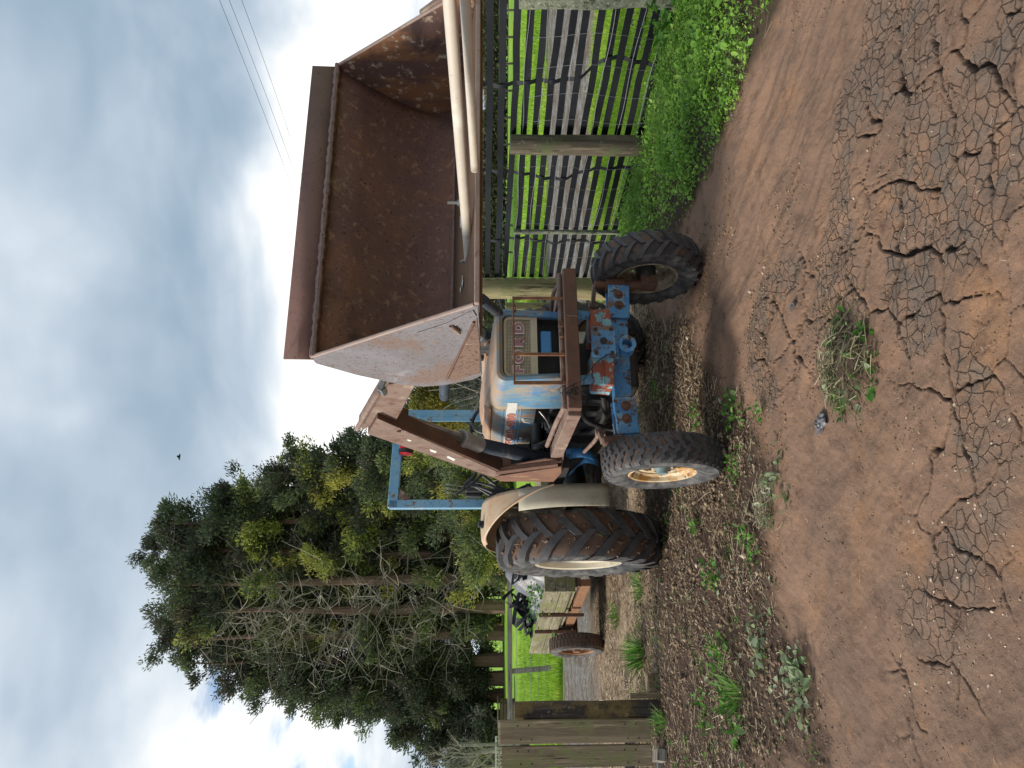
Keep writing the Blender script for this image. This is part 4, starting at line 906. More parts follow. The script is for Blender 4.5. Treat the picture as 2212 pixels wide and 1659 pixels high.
def rear_wheel(x, outer):
    s = outer; hub = part(MB().lathe([(0, .12 * s), (.06, .12 * s), (.09, .07 * s), (.10, -.1 * s), (0, -.1 * s)], 24), 'rear_wheel', 'rim_pale', loc=(x, 2.15, .752))
    rb = MB(); rb.lathe([(.405, -.165), (.398, -.175), (.375, -.165), (.365, -.12), (.335, -.10), (.33, .08), (.36, .12), (.375, .165), (.398, .175), (.405, .165)], 64)
    rb.lathe([(.332, -.02 * s), (.30, .03 * s), (.2, .05 * s), (.12, .03 * s), (.05, .03 * s)], 64); part(rb, 'rim', 'rim_pale', hub)
    for i in range(8):
        a = 2 * math.pi * i / 8; part(MB().cyl((.04 * s, .15 * math.sin(a), .15 * math.cos(a)), (.075 * s, .15 * math.sin(a), .15 * math.cos(a)), .014, n=6), 'wheel_nut', 'rust', hub)
    tyre(.715, .215, .395, 19, .046, .074, .40, -.05, .60, hub, 'tread_rear', direction=1)
    rr = random.Random(3 + outer); mud = MB()
    for _ in range(520):
        a = rr.uniform(0, 6.283); x_ = rr.gauss(0, .09); q = V3((x_, .718 * math.sin(a), .718 * math.cos(a))); e = rr.uniform(.006, .022)
        mud.add([q + V3((rr.uniform(.6, 1.5) * e * dx, rr.uniform(.6, 1.5) * e * dy, rr.uniform(.6, 1.5) * e * dz)) for dx, dy, dz in ((1, 0, 0), (0, 1, 0), (-1, 0, 0), (0, -1, 0), (0, 0, 1), (0, 0, -1))], [(0, 1, 4), (1, 2, 4), (2, 3, 4), (3, 0, 4), (1, 0, 5), (2, 1, 5), (3, 2, 5), (0, 3, 5)])
    o = part(mud, 'caked_mud', 'mud', hub, angle=10); o['kind'] = 'stuff'
    bits = MB()
    for _ in range(60):
        a = rr.uniform(0, 6.283); q = V3((rr.gauss(0, .1), .732 * math.sin(a), .732 * math.cos(a))); d = V3((rr.gauss(0, 1), math.cos(a) * rr.gauss(0, 1), -math.sin(a) * rr.gauss(0, 1))).normalized() * rr.uniform(.012, .035); bits.tube([q - d, q + d], .0022, 4)
    o = part(bits, 'stuck_straw', 'board_end', hub); o['kind'] = 'stuff'
    return hub
rear_wheel(-.98, -1); rear_wheel(.98, 1)
# ---------------------------------------------------------------- chassis, engine, axle
part(MB().box((0, .62, .86), (.36, 1.05, .5)).box((0, .62, 1.16), (.26, .95, .16)), 'engine_block', 'engine', bevel=.02)
part(MB().box((0, .62, .56), (.30, .9, .16)), 'oil_pan', 'engine', bevel=.03)
part(MB().box((0, 1.65, .78), (.42, 1.05, .44)).cyl((0, 1.2, .8), (0, 1.28, .8), .3, n=24), 'gearbox', 'engine', bevel=.03)
part(MB().cyl((-.80, 2.15, .752), (.80, 2.15, .752), .11, n=20).box((0, 2.15, .80), (.5, .5, .5)), 'rear_axle', 'engine', bevel=.02)
eg = MB()
for y in (.28, .55, .82): eg.cyl((-.19, y, 1.0), (-.25, y, 1.0), .035, n=10).box((-.2, y, .80), (.05, .12, .10))
eg.tube([(-.2, .2, .75), (-.26, .5, .70), (-.25, .9, .72), (-.2, 1.15, .8)], .022, 8); part(eg, 'manifold', 'engine', bevel=.004)
flt = part(MB().cyl((-.27, .62, 1.09), (-.27, .62, .93), .048, n=20).cyl((-.27, .62, 1.115), (-.27, .62, 1.09), .055, n=20), 'oil_filter', 'black', bevel=.004)
part(MB().cyl((-.26, .86, .62), (-.26, 1.1, .60), .055, n=16), 'starter_motor', 'engine', bevel=.006)
part(MB().tube([(-.30, 1.0, 1.18), (-.34, 1.02, 1.2), (-.36, .93, 1.15), (-.33, .85, 1.05)], .024, 8), 'hydraulic_hose', 'hose')
part(MB().tube([(-.24, .42, 1.2), (-.29, .5, 1.14), (-.30, .72, 1.10), (-.28, .84, 1.11)], .008, 6), 'fuel_line', 'steel')
part(MB().tube([(-.24, .3, .9), (-.34, .34, .86), (-.36, .5, .64), (-.40, .2, .58)], .02, 8), 'steering_linkage', 'engine')
# axle beam: centre and two telescoping ends
ax = part(MB().beam((-.40, 0, .650), (.40, 0, .640), .085, .125), 'front_axle', 'blue', bevel=.008)
for s in (-1, 1):
    e = part(MB().beam((s * .30, -.055, .645), (s * .565, -.055, .632), .03, .155).beam((s * .30, .055, .645), (s * .565, .055, .632), .03, .155).box((s * .555, 0, .63), (.05, .10, .14)), 'axle_end', 'blue', bevel=.006)
    for x in (.37, .46) if s < 0 else (.40, .485): part(MB().cyl((s * x, -.07, .64), (s * x, -.078, .64), .034, n=20).cyl((s * x, -.07, .64), (s * x, -.094, .64), .020, n=6), 'axle_bolt', 'rust', e, bevel=.002)
    k = part(MB().cyl((s * .60, 0, .80), (s * .60, 0, .36), .034, n=16).cyl((s * .60, 0, .72), (s * .60, 0, .58), .055, n=16).cyl((s * .60, 0, .41), (s * .72, 0, .408), .035, n=16).box((s * .62, 0, .40), (.09, .1, .12)), 'spindle', 'rust', bevel=.006)
    part(MB().beam((s * .60, 0, .80), (s * .50, .13, .80), .05, .028).cyl((s * .50, .13, .83), (s * .50, .13, .76), .026, n=12).tube([(s * .50, .13, .80), (s * .46, .5, .79), (s * .40, 1.0, .80)], .016, 8), 'steering_arm', 'rust_pale', bevel=.004)
# casting ahead of the axle with flaking red paint, blue plate and pivot ring
for s in (-1, 1):
    b = MB(); b.hexa([V3(p) for p in ((s * .06, -.30, .735), (s * .285, -.26, .745), (s * .285, -.05, .745), (s * .06, -.05, .735), (s * .06, -.30, .895), (s * .275, -.255, .88), (s * .275, -.05, .88), (s * .06, -.05, .895))])
    b.box((s * .165, -.292, .815), (.235, .012, .012), Matrix.Rotation(s * .17, 3, 'Z')); part(b, 'axle_support', 'red_blue', bevel=.012)
cp = MB(); P = []
for cx, cz, a0 in ((.082, .052, 0), (-.082, .052, 90), (-.082, -.052, 180), (.082, -.052, 270)):
    for i in range(5): a = R(a0 + 22.5 * i); P.append((cx + .03 * math.cos(a), -.312, .812 + cz + .03 * math.sin(a)))
cp.prism(P, (0, -.028, 0)); part(cp, 'support_plate', 'blue', bevel=.004)
hl = MB()
for x, z, r in ((0, .812, .026), (-.085, .865, .014), (.085, .865, .014), (-.085, .758, .014), (.085, .758, .014)): part(MB().cyl((x, -.339, z), (x, -.343, z), r, n=20), 'plate_hole', 'engine')
part(MB().lathe([(.034, -.05), (.062, -.05), (.062, .05), (.034, .05)], 24, c=(0, -.25, .645), axis='Y', closed=True).box((0, -.22, .718), (.2, .12, .03)), 'pivot_ring', 'blue', bevel=.003)
part(MB().tube([(-.10, -.345, .79), (-.16, -.38, .86), (-.24, -.37, .93), (-.28, -.33, .96)], .004, 5), 'loose_cable', 'hose')
# ---------------------------------------------------------------- cowl, grille, hood
def rrect(w, zt, zb, wb, rad, y, n=6):
    """front outline: rounded top corners, tapering to wb at the bottom; counter-clockwise from bottom right"""
    P = [V3((wb, y, zb)), V3((wb + (w - wb) * .5, y, zb + (zt - zb) * .5))]
    for cx, a0 in ((w - rad, 0), (-(w - rad), 90)):
        for i in range(n + 1): a = R(a0 + 90 * i / n); P.append(V3((cx + rad * math.cos(a), y, zt - rad + rad * math.sin(a))))
    P += [V3((-(wb + (w - wb) * .5), y, zb + (zt - zb) * .5)), V3((-wb, y, zb))]
    return P
cw = MB()
inner0 = rrect(.222, 1.487, 1.045, .20, .045, -.235); inner1 = rrect(.226, 1.491, 1.04, .204, .045, -.272)
cw.grid([inner0, inner1, rrect(.244, 1.512, 1.0, .222, .052, -.288), rrect(.262, 1.528, .98, .236, .062, -.280), rrect(.272, 1.54, .96, .245, .07, -.255), rrect(.279, 1.552, .985, .262, .075, -.12), rrect(.284, 1.562, 1.0, .272, .08, .05), rrect(.286, 1.570, 1.035, .278, .082, .245), rrect(.280, 1.562, 1.035, .272, .08, .250)])
part(cw, 'cowl', 'hood', thick=.004)
for s in (-1, 1): part(MB().beam((s * .25, -.245, 1.04), (s * .235, -.235, .885), .045, .06), 'cowl_leg', 'blue', bevel=.008)
gp = MB(); zb_, zt_ = 1.252, 1.482
gp.grid([rrect(.222, zt_, zb_, .214, .045, -.243), rrect(.220, zt_ - .002, zb_ + .002, .212, .044, -.252), rrect(.206, zt_ - .016, zb_ + .042, .199, .034, -.252), rrect(.203, zt_ - .019, zb_ + .045, .197, .032, -.245)], closed=True)
gp.box((0, -.250, zb_ + .006), (.425, .014, .012)).box((0, -.249, zb_ + .024), (.42, .010, .008))
gr_ = part(gp, 'grille', 'tan')
part(MB().add(rrect(.206, zt_ - .015, zb_ + .040, .199, .034, -.2445), [tuple(range(18))]), 'grille_mesh', 'grille', gr_)
part(MB().box((0, -.17, 1.26), (.42, .03, .46)), 'radiator', 'engine')
rf = MB()
for i in range(26): rf.box((0, -.19, 1.03 + i * .0085), (.40, .012, .0028))
part(rf, 'radiator_fins', 'black')
part(MB().box((.035, -.222, 1.19), (.165, .05, .075)), 'battery_box', 'blue_clean', bevel=.01)
def text(body, size, ext, off, name, mat, parent, mtx, sx=1.0, spacing=1.0):
    cu = bpy.data.curves.new(name, 'FONT'); cu.body = body; cu.size = size; cu.extrude = ext; cu.offset = off; cu.align_x = 'CENTER'; cu.align_y = 'CENTER'; cu.space_character = spacing
    to = bpy.data.objects.new(name, cu); col.objects.link(to); bpy.context.view_layer.update()
    me = bpy.data.meshes.new_from_object(to.evaluated_get(bpy.context.evaluated_depsgraph_get())); col.objects.unlink(to); bpy.data.objects.remove(to)
    me.transform(mtx @ Matrix.Diagonal((sx, 1, 1, 1))); me.materials.clear(); me.materials.append(M[mat])
    for p_ in me.polygons: p_.use_smooth = False
    o = bpy.data.objects.new(name, me); col.objects.link(o); o.parent = parent; return o
# local text plane: x -> across, y -> up (z), facing -y
FACE = lambda x, y, z: Matrix.Translation((x, y, z)) @ Matrix.Rotation(R(90), 4, 'X')
for ch, yp in zip('FORD', (798, 770, 738, 708)):
    q = tl(1121, yp, 1, -.262)
    text(ch, .086, .003, .0098, 'letter_outline', 'letter_white', gr_, FACE(q.x, -.2545, q.z), 1.22)
    text(ch, .086, .004, .0036, 'letter', 'mauve', gr_, FACE(q.x, -.2590, q.z), 1.22)
# hood behind the cowl
hd = MB(); rows = []
for y, w, zt, zb, rad in ((.262, .279, 1.565, 1.235, .075), (.40, .281, 1.59, 1.235, .08), (.75, .282, 1.615, 1.235, .085), (1.08, .280, 1.63, 1.235, .085), (1.20, .272, 1.60, 1.235, .085), (1.235, .262, 1.565, 1.24, .08), (1.24, .20, 1.50, 1.26, .06)):
    rows.append(rrect(w, zt, zb, w, rad, y))
hd.grid(rows); hood = part(hd, 'hood', 'hood', thick=.003)
tp = MB(); rows = []
for y, w, z in ((-.20, .15, 1.548), (-.1, .17, 1.575), (.2, .185, 1.598), (.26, .19, 1.605), (.7, .19, 1.64), (1.05, .185, 1.655), (1.20, .17, 1.625), (1.235, .15, 1.58)):
    rows.append([V3((x * w, y, z - .03 * abs(x) ** 3 - (.03 if abs(x) > .99 else 0))) for x in (-1.25, -1, -.8, -.4, 0, .4, .8, 1, 1.25)])
tp.grid(rows); part(tp, 'hood_top', 'hood_top')
sk = MB()
for s in (-1, 1): sk.grid([[V3((s * .2835, y, 1.565)), V3((s * .24, y, 1.612))] for y in (.27, .6, 1.0, 1.16)])
part(sk, 'hood_shoulder', 'hood_top', thick=.006)
# emblem strip on the hood side facing the viewer's left
SIDE = lambda y, z, x: Matrix.Translation((x, y, z)) @ Matrix(((0, 0, -1, 0), (-1, 0, 0, 0), (0, 1, 0, 0), (0, 0, 0, 1)))
st = part(MB().box((-.2855, .70, 1.412), (.004, .92, .082)), 'side_strip', 'decal_white', hood)
part(MB().box((-.2882, .62, 1.398), (.002, .30, .036)), 'strip_field', 'decal_blue', st)
part(MB().box((-.2882, .70, 1.378), (.002, .90, .006)), 'strip_line', 'decal_blue', st)
part(MB().box((-.2858, .17, 1.412), (.004, .14, .070)), 'cowl_strip', 'decal_white', st)
text('FORD 4000', .086, .0012, .0045, 'strip_outline', 'decal_white', st, SIDE(.735, 1.412, -.2905), 1.72, 1.12)
text('FORD 4000', .086, .0012, .0014, 'strip_lettering', 'decal_red', st, SIDE(.735, 1.412, -.2925), 1.72, 1.12)
text('Agrifilter', .034, .0008, .0006, 'filter_lettering', 'letter_white', flt, Matrix.Translation((-.3198, .615, 1.01)) @ Matrix.Rotation(R(-12), 4, 'Z') @ Matrix(((0, 0, -1, 0), (-1, 0, 0, 0), (0, 1, 0, 0), (0, 0, 0, 1))), 1.0)
part(MB().box((-.2845, .70, 1.345), (.008, .92, .006)).box((-.2845, .70, 1.475), (.008, .92, .006)), 'hood_crease', 'hood', hood)
for y in (.48, .98): part(MB().tube([(-.284, y, 1.318), (-.305, y, 1.315), (-.307, y + .015, 1.29), (-.305, y + .03, 1.268)], .006, 6).cyl((-.283, y, 1.318), (-.292, y, 1.318), .014, n=12), 'hood_latch', 'white', hood)
# ---------------------------------------------------------------- loader frame round the nose
part(MB().box((-.018, -.42, 1.037), (1.0, .09, .088)), 'bumper_beam', 'rust', bevel=.006)
for s in (-1, 1):
    x = -.018 + s * .485
    part(MB().beam((x, -.40, 1.036), (x, .55, 1.06), .09, .088).beam((x, .55, 1.06), (x, 1.62, 1.0), .085, .10), 'frame_rail', 'rust_pale', bevel=.006)
    part(MB().prism([(x - .045, .95, .93), (x - .045, 1.62, .93), (x - .045, 1.62, 1.02), (x - .045, .95, 1.02)], (.09, 0, 0)).cyl((x - .2 * s, 1.3, .75), (x, 1.3, .97), .05, n=10), 'frame_bracket', 'engine', bevel=.004)
part(MB().tube([(.44, -.33, 1.09), (.43, -.36, 1.10), (-.42, -.36, 1.095), (-.46, -.34, 1.09), (-.475, .0, 1.12), (-.475, .55, 1.14)], .017, 8, k=4).tube([(.44, -.33, 1.09), (.40, -.2, 1.13), (.30, .3, 1.12)], .015, 8), 'hydraulic_pipe', 'rust_pale')
g = MB(); z0, z1 = 1.08, 1.418; y_ = -.40
for x in (-.322, -.122, .286): g.box((x, y_, (z0 + z1) / 2), (.026 if x < -.2 else .022, .012, z1 - z0))
g.box((-.018, y_, z1), (.632, .012, .012)); part(g, 'grille_guard', 'rust_bar', bevel=.003)
part(MB().beam((.232, -.40, 1.41), (.25, -.28, 1.40), .02, .012).box((.10, -.375, 1.1), (.04, .05, .035)).box((.02, -.375, 1.1), (.03, .05, .03)), 'guard_lug', 'rust', bevel=.003)
# tangled twine on the beam corner
def twine():
    rr = random.Random(9); mb = MB(); c = tl(1236, 846, 1, -.46)
    for _ in range(26): mb.tube([c + V3((rr.gauss(0, .03), rr.gauss(0, .012), rr.gauss(0, .035))) for _ in range(4)], .0022, 4, k=3)
    part(mb, 'twine_tangle', 'hose')
    part(MB().tube([tl(1225, 680, 1, -.467), tl(1231, 683, 1, -.468), tl(1240, 682, 1, -.467), tl(1251, 684, 1, -.467)], .002, 4), 'twine_loop', 'gland')
twine()
# towers, arms, cylinders
for s in (-1, 1):
    def PX(x): return (x if s < 0 else -x) - (.036 if s > 0 else 0)
    def sp(pts, x): 
        o = []
        for a, b in pts: q = tl(a, b, 0, x); o.append(V3((PX(x), q.y, q.z)))
        return o
    thick = V3((.012 if s < 0 else -.012, 0, 0))
    part(MB().prism(sp([(1068, 1031), (1213, 1009), (1213, 1022), (1196, 1041), (1080, 1040)], -.60), thick), 'loader_tower', 'tower', bevel=.003)
    part(MB().prism(sp([(1074, 1012), (1178, 992), (1213, 994), (1213, 1022), (1078, 1034)], -.56), thick), 'loader_tower', 'rust', bevel=.003)
    part(MB().prism(sp([(1070, 1020), (1205, 1003), (1205, 1008), (1072, 1026)], -.598), thick * 3), 'tower_web', 'rust', bevel=.002)
    la = part(MB().prism(sp([(1074, 1036), (794, 938), (815, 903), (1086, 1019)], -.59), thick * 9), 'lower_arm', 'rust', bevel=.006)
    lp = part(MB().prism(sp([(1070, 1032), (794, 937.5), (815, 904), (1083, 1023)], -.594), thick * .25), 'arm_side_plate', 'rust_pale', la, bevel=.001)
    if s < 0:
        part(MB().prism(sp([(968, 985), (984, 992), (980, 996), (965, 988)], -.5962), thick * .12), 'paint_patch', 'droppings', la)
        part(MB().prism(sp([(880, 949), (889, 951), (886, 954), (880, 952)], -.5962), thick * .12), 'paint_patch', 'droppings', la)
        part(MB().prism(sp([(928, 970), (944, 975), (940, 979), (930, 975)], -.5962), thick * .12), 'paint_patch', 'droppings', la)
    part(MB().prism(sp([(849, 930), (862, 924), (872, 931), (860, 938)], -.598), thick * .4).cyl(*[V3((PX(x), tl(861, 931, 0, -.6).y, tl(861, 931, 0, -.6).z)) for x in (-.612, -.45)], .014, n=14), 'arm_pin', 'rust_pale', la, bevel=.001)
    ua = part(MB().prism(sp([(774, 917), (783, 930), (800, 921), (858, 906), (908, 813), (930, 776), (872, 762), (826, 830)], -.555), thick * 5.5), 'upper_arm', 'rust_pale', bevel=.006)
    q0, q1, q2, q3 = (tl(772, 918, 0, -.56), tl(800, 868, 0, -.56), tl(826, 828, 0, -.56), tl(870, 765, 0, -.56))
    part(MB().tube([V3((PX(-.585), q.y, q.z + .0)) for q in (q0, q1, q2, q3)], .018, 8), 'arm_pipe', 'rust_pale', ua)
    h0, h1, h2 = (tl(822, 845, 0, -.60), tl(826, 830, 0, -.60), tl(838, 806, 0, -.60))
    part(MB().tube([V3((PX(-.60), q.y, q.z)) for q in (h0, h1, h2)], .016, 10), 'hydraulic_hose', 'hose', ua)
    part(MB().cyl(*[V3((PX(-.60), q.y, q.z)) for q in (tl(830, 848, 0, -.60), tl(824, 836, 0, -.60))], .022, n=6), 'hose_fitting', 'steel', ua)
    cx = -.47
    c0, c1, c2, c3 = (tl(1196, 996, 0, cx), tl(1036, 961, 0, cx), tl(995, 946, 0, cx), tl(866, 903, 0, cx))
    c0, c1, c2, c3 = [V3((PX(cx), q.y, q.z)) for q in (c0, c1, c2, c3)]
    cy = part(MB().cyl(c0, c1, .055, n=24), 'lift_cylinder', 'cyl', bevel=.004)
    part(MB().cyl(c1 + (c0 - c1) * .0, c2, .060, n=24).cyl(c2 + (c1 - c2) * .25, c2, .067, n=24), 'gland', 'gland', cy, bevel=.003)
    part(MB().cyl(c2, c3, .037, n=24), 'piston_rod', 'chrome', cy)
    part(MB().cyl(c3 + V3((-.06, 0, 0)), c3 + V3((.06, 0, 0)), .05, n=16).box(c3 + V3((0, 0, .03)), (.1, .1, .09)), 'rod_eye', 'rust', cy, bevel=.006)
    part(MB().cyl(c0 + V3((-.05, 0, 0)), c0 + V3((.05, 0, 0)), .055, n=16), 'cylinder_foot', 'engine', cy)
# tilt cylinder below the bucket and brackets behind it
part(MB().cyl(tl(1077, 676, 1, -.9), tl(1040, 646, 1, -1.5), .030, n=14), 'tilt_cylinder', 'cyl')
part(MB().cyl((-.45, -.5, 1.86), (-.45, -1.6, 1.80), .034, n=14), 'tilt_cylinder', 'cyl')
part(MB().box((-.018, -1.58, 1.72), (1.1, .10, .10)), 'cross_tube', 'rust', bevel=.006)
part(MB().cyl((.10, .05, 1.55), (.10, .05, 1.80), .028, n=14).cyl((.10, .05, 1.56), (.10, .05, 1.60), .045, n=14), 'exhaust_pipe', 'steel')
# ---------------------------------------------------------------- bucket
BW = .78
prof = [(-1.95, 2.342), (-1.84, 2.215), (-1.736, 2.09), (-1.665, 1.985), (-1.632, 1.90), (-1.632, 1.845), (-1.655, 1.785), (-1.70, 1.755)]
bk = part(MB().grid([[V3((x, y, z)) for y, z in prof] for x in np.linspace(-BW, BW, 25)]), 'bucket', 'bucket_in', thick=.008)
fl = [(-1.70, 1.755), (-1.95, 1.713), (-2.2, 1.675), (-2.455, 1.640)]
part(MB().grid([[V3((x, y, z)) for y, z in fl] for x in np.linspace(-BW, BW, 25)]), 'bucket_floor', 'bucket_floor', bk, thick=.008)
part(MB().grid([[V3((x, -1.955 - .004 * k, 2.345 + .125 * k)) for k in (0, .5, 1)] for x in (-BW - .015, 0, BW + .01)]), 'spill_plate', 'bucket_top', bk, thick=.010)
wl = MB(); rr = random.Random(4)
wl.tube([(x, -1.975, 2.343) for x in np.linspace(-BW - .01, BW + .01, 60)], lambda t: .0145 + .003 * math.sin(t * 170) + .002 * math.sin(t * 61), 8, raw=True); part(wl, 'weld_bead', 'weld', bk)
part(MB().tube([(x, -1.705, 1.762) for x in np.linspace(-BW, BW, 50)], lambda t: .006 + .002 * math.sin(t * 140), 6, raw=True), 'floor_weld', 'weld', bk)
part(MB().box((0, -2.452, 1.634), (2 * BW + .02, .09, .020)), 'cutting_edge', 'edge', bk, bevel=.004)
part(MB().box((0, -2.30, 1.622), (2 * BW - .02, .3, .014)), 'wear_plate', 'rust', bk, bevel=.003)
sideP = [(-1.965, 2.352), (-2.475, 1.652), (-2.475, 1.628), (-1.757, 1.618), (-1.70, 1.66), (-1.625, 1.80), (-1.605, 1.90), (-1.64, 2.01), (-1.76, 2.19), (-1.90, 2.345)]
for s in (-1, 1):
    sp_ = part(MB().prism([(s * (BW + .001), y, z) for y, z in sideP], (s * .012, 0, 0)), 'side_plate', 'bucket_side' if s < 0 else 'bucket_end', bk, bevel=.003)
    if s < 0:
        low = [(-2.30, 1.640), (-2.07, 1.75), (-1.66, 1.775), (-1.72, 1.645), (-1.765, 1.625)]
        lowp = [tl(1030, 684, 0, -.79), tl(1000, 744, 0, -.79), tl(966, 813, 0, -.79), tl(985, 817, 0, -.79), tl(1037, 803, 0, -.79), tl(1036, 740, 0, -.79)]
        part(MB().prism([(-.7935, q.y, q.z) for q in lowp], (-.003, 0, 0)), 'corner_patch', 'bucket_low', sp_)
        part(MB().tube([(-.797, q.y, q.z) for q in [tl(1024, 692, 0, -.79), tl(1004, 735, 0, -.79), tl(985, 775, 0, -.79), tl(966, 814, 0, -.79)]], lambda t: .006 + .0015 * math.sin(t * 90), 6), 'patch_weld', 'rust', sp_)
        a, b = tl(974, 703, 0, -.80), tl(992, 720, 0, -.80)
        part(MB().cyl((-.80, a.y, a.z), (-.80, b.y, b.z), .009, n=10), 'stub_rod', 'rust_pale', sp_)
        wp = [tl(902, 716, 0, -.79), tl(966, 695, 0, -.79), tl(1022, 667, 0, -.79), tl(1030, 680, 0, -.79), tl(985, 700, 0, -.79), tl(960, 707, 0, -.79), tl(925, 730, 0, -.79)]
        part(MB().prism([(-.7933, q.y, q.z) for q in wp], (-.005, 0, 0)), 'welded_patch', 'bucket_side', sp_, bevel=.002)
        part(MB().tube([(-.787, y, z) for y, z in [(-1.965, 2.352), (-2.1, 2.165), (-2.3, 1.89), (-2.475, 1.645)]], .008, 8), 'rim_weld', 'edge', sp_)
    else:
        part(MB().tube([(.787, y, z) for y, z in [(-1.965, 2.352), (-2.1, 2.165), (-2.3, 1.89), (-2.475, 1.645)]], .008, 8), 'rim_weld', 'edge', sp_)
        part(MB().prism([(.79, -2.30, 1.91), (.79, -2.52, 1.66), (.79, -2.49, 1.62), (.79, -2.25, 1.86)], (.025, 0, 0)), 'side_cutter', 'rust_pale', sp_, bevel=.003)
part(MB().box((-.66, -1.60, 1.70), (.10, .10, .14)), 'bucket_bracket', 'cyl', bk, bevel=.004)
dp = MB(); rr = random.Random(8)
for (a, b) in ((935, 0), (0, 0)): pass
def splat(cx, cy, n, sp, nm='dropping_streak'):
    c = tl(cx, cy, 1, -2.0); mb = MB()
    # on the sloping floor
    for _ in range(n):
        y = -2.05 + rr.gauss(0, sp); z = 1.755 + (-1.70 - y) / .755 * -.115 + .0055; x = c.x + rr.gauss(0, sp * .5)
        mb.lathe([(.001, .004), (rr.uniform(.006, .016), .003), (rr.uniform(.012, .02), 0)], 8, c=(x, y, z), axis='Z')
    part(mb, nm, 'droppings', bk)
splat(985, 480, 14, .05); splat(1006, 632, 4, .03)
# ---------------------------------------------------------------- rear: fenders, roll bar, wheel, levers
def fender(s):
    xin, xout = -.60, -.985; rows = []; cy_, cz_ = 2.15, .752
    for i in range(15):
        u = i / 14; x = xin + (xout - xin) * u; a0 = R(18 + 62 * u ** .8); a1 = R(150)
        Rr = .885 + .012 * math.sin(u * math.pi) - (.035 * max(0, (u - .85) / .15) ** 2)
        rows.append([V3((x * -s, cy_ - Rr * math.cos(a0 + (a1 - a0) * j / 24), cz_ + Rr * math.sin(a0 + (a1 - a0) * j / 24))) for j in range(25)])
    f = part(MB().grid(rows), 'fender', 'fender_top', thick=.005)
    ip = []
    for j in range(25):
        a = R(-8 + 158 * j / 24); ip.append((xin * -s, cy_ - .884 * math.cos(a), cz_ + .884 * math.sin(a)))
    ip += [(xin * -s, cy_ + .55, .75), (xin * -s, cy_, .62), (xin * -s, cy_ - .6, .50)]
    part(MB().prism(ip, (.004 * s, 0, 0)), 'fender_panel', 'fender', f)
    rb = MB()
    for a in (12, 34, 56, 78): rb.beam((xin * -s - .006 * s, cy_ - .87 * math.cos(R(a)), cz_ + .87 * math.sin(R(a))), (xin * -s - .006 * s, cy_ - .60 * math.cos(R(a)), cz_ + .60 * math.sin(R(a))), .012, .03)
    part(rb, 'fender_rib', 'fender', f, bevel=.004)
    fr = []
    for j in range(12):
        a = R(-12 + 52 * j / 11); fr.append([V3((x * -s, cy_ - (.884 + .012 * (k == 1)) * math.cos(a), cz_ + .884 * math.sin(a))) for k, x in enumerate((-.60, -.66, -.725, -.79))])
    part(MB().grid(fr), 'fender_front', 'fender', f, thick=.005)
    e = [rows[i][0] for i in range(15)]; part(MB().tube(e, .009, 6, k=2), 'fender_lip', 'fender_top', f)
    q = rows[8][5]; n_ = V3((0, q.y - cy_, q.z - cz_)).normalized()
    part(MB().cyl(q, q + n_ * .03, .036, n=18).cyl(q + n_ * .03, q + n_ * .045, .028, n=18), 'fender_lamp', 'black', f, bevel=.004)
fender(1); fender(-1)
RY = 2.68
zl, zr = 2.575, 2.50
part(MB().beam((-.485, RY, .9), (-.485, RY, zl), .085, .085, up=V3((0, 1, 0))), 'roll_bar_post', 'blue_frame', bevel=.006)
part(MB().beam((.468, RY, .9), (.468, RY, zr + .05), .085, .085, up=V3((0, 1, 0))), 'roll_bar_post', 'blue_frame', bevel=.006)
part(MB().beam((-.52, RY, zl - .035), (.51, RY, zr + .0), .085, .10), 'roll_bar_top', 'blue_frame', bevel=.006)
part(MB().prism([(-.445, RY - .02, zl - .22), (-.445, RY - .02, zl - .085), (-.31, RY - .02, zl - .095)], (0, .04, 0)).prism([(.428, RY - .02, zr - .16), (.428, RY - .02, zr - .05), (.30, RY - .02, zr - .045)], (0, .04, 0)), 'roll_bar_gusset', 'rust_pale', bevel=.003)
part(MB().beam((.405, RY - .05, 1.2), (.405, RY - .05, 2.30), .05, .012, up=V3((0, 1, 0))), 'roll_bar_brace', 'blue_frame', bevel=.003)
q = tl(877, 972, 1, RY - .05)
part(MB().lathe([(0, .062), (.036, .058), (.062, .036), (.068, 0), (.068, -.045), (0, -.05)], 24, c=q), 'beacon_lamp', 'red_lens')
part(MB().lathe([(.070, -.04), (.074, -.04), (.074, .004), (.070, .004)], 24, c=q, closed=True).box(q + V3((0, .03, .07)), (.02, .03, .06)), 'beacon_mount', 'black')
part(MB().tube([tl(850, 957, 1, RY - .06), tl(860, 953, 1, RY - .06), tl(872, 960, 1, RY - .08)], .006, 5), 'beacon_cable', 'hose')
sw = part(MB().lathe([(.205 + .016 * math.cos(a), .016 * math.sin(a)) for a in [2 * math.pi * i / 10 for i in range(10)]], 48, closed=True, axis='Z'), 'steering_wheel', 'black', loc=(-.01, 1.52, 1.575)); sw.rotation_euler = (R(52), 0, 0)
spk = MB()
for a in (90, 210, 330): spk.cyl((0, 0, -.03), (.2 * math.cos(R(a)), .2 * math.sin(R(a)), 0), .011, n=8)
spk.cyl((0, 0, -.05), (0, 0, .0), .04, n=16).cyl((0, 0, -.04), (0, 0, -.5), .02, n=10); part(spk, 'spokes', 'black', sw)
part(MB().box((0, 2.0, 1.12), (.46, .42, .08)).box((0, 2.24, 1.32), (.46, .08, .34)), 'seat', 'black', bevel=.03)
part(MB().beam((.0, 2.0, 1.08), (0, 2.05, .95), .2, .2), 'seat_base', 'engine')
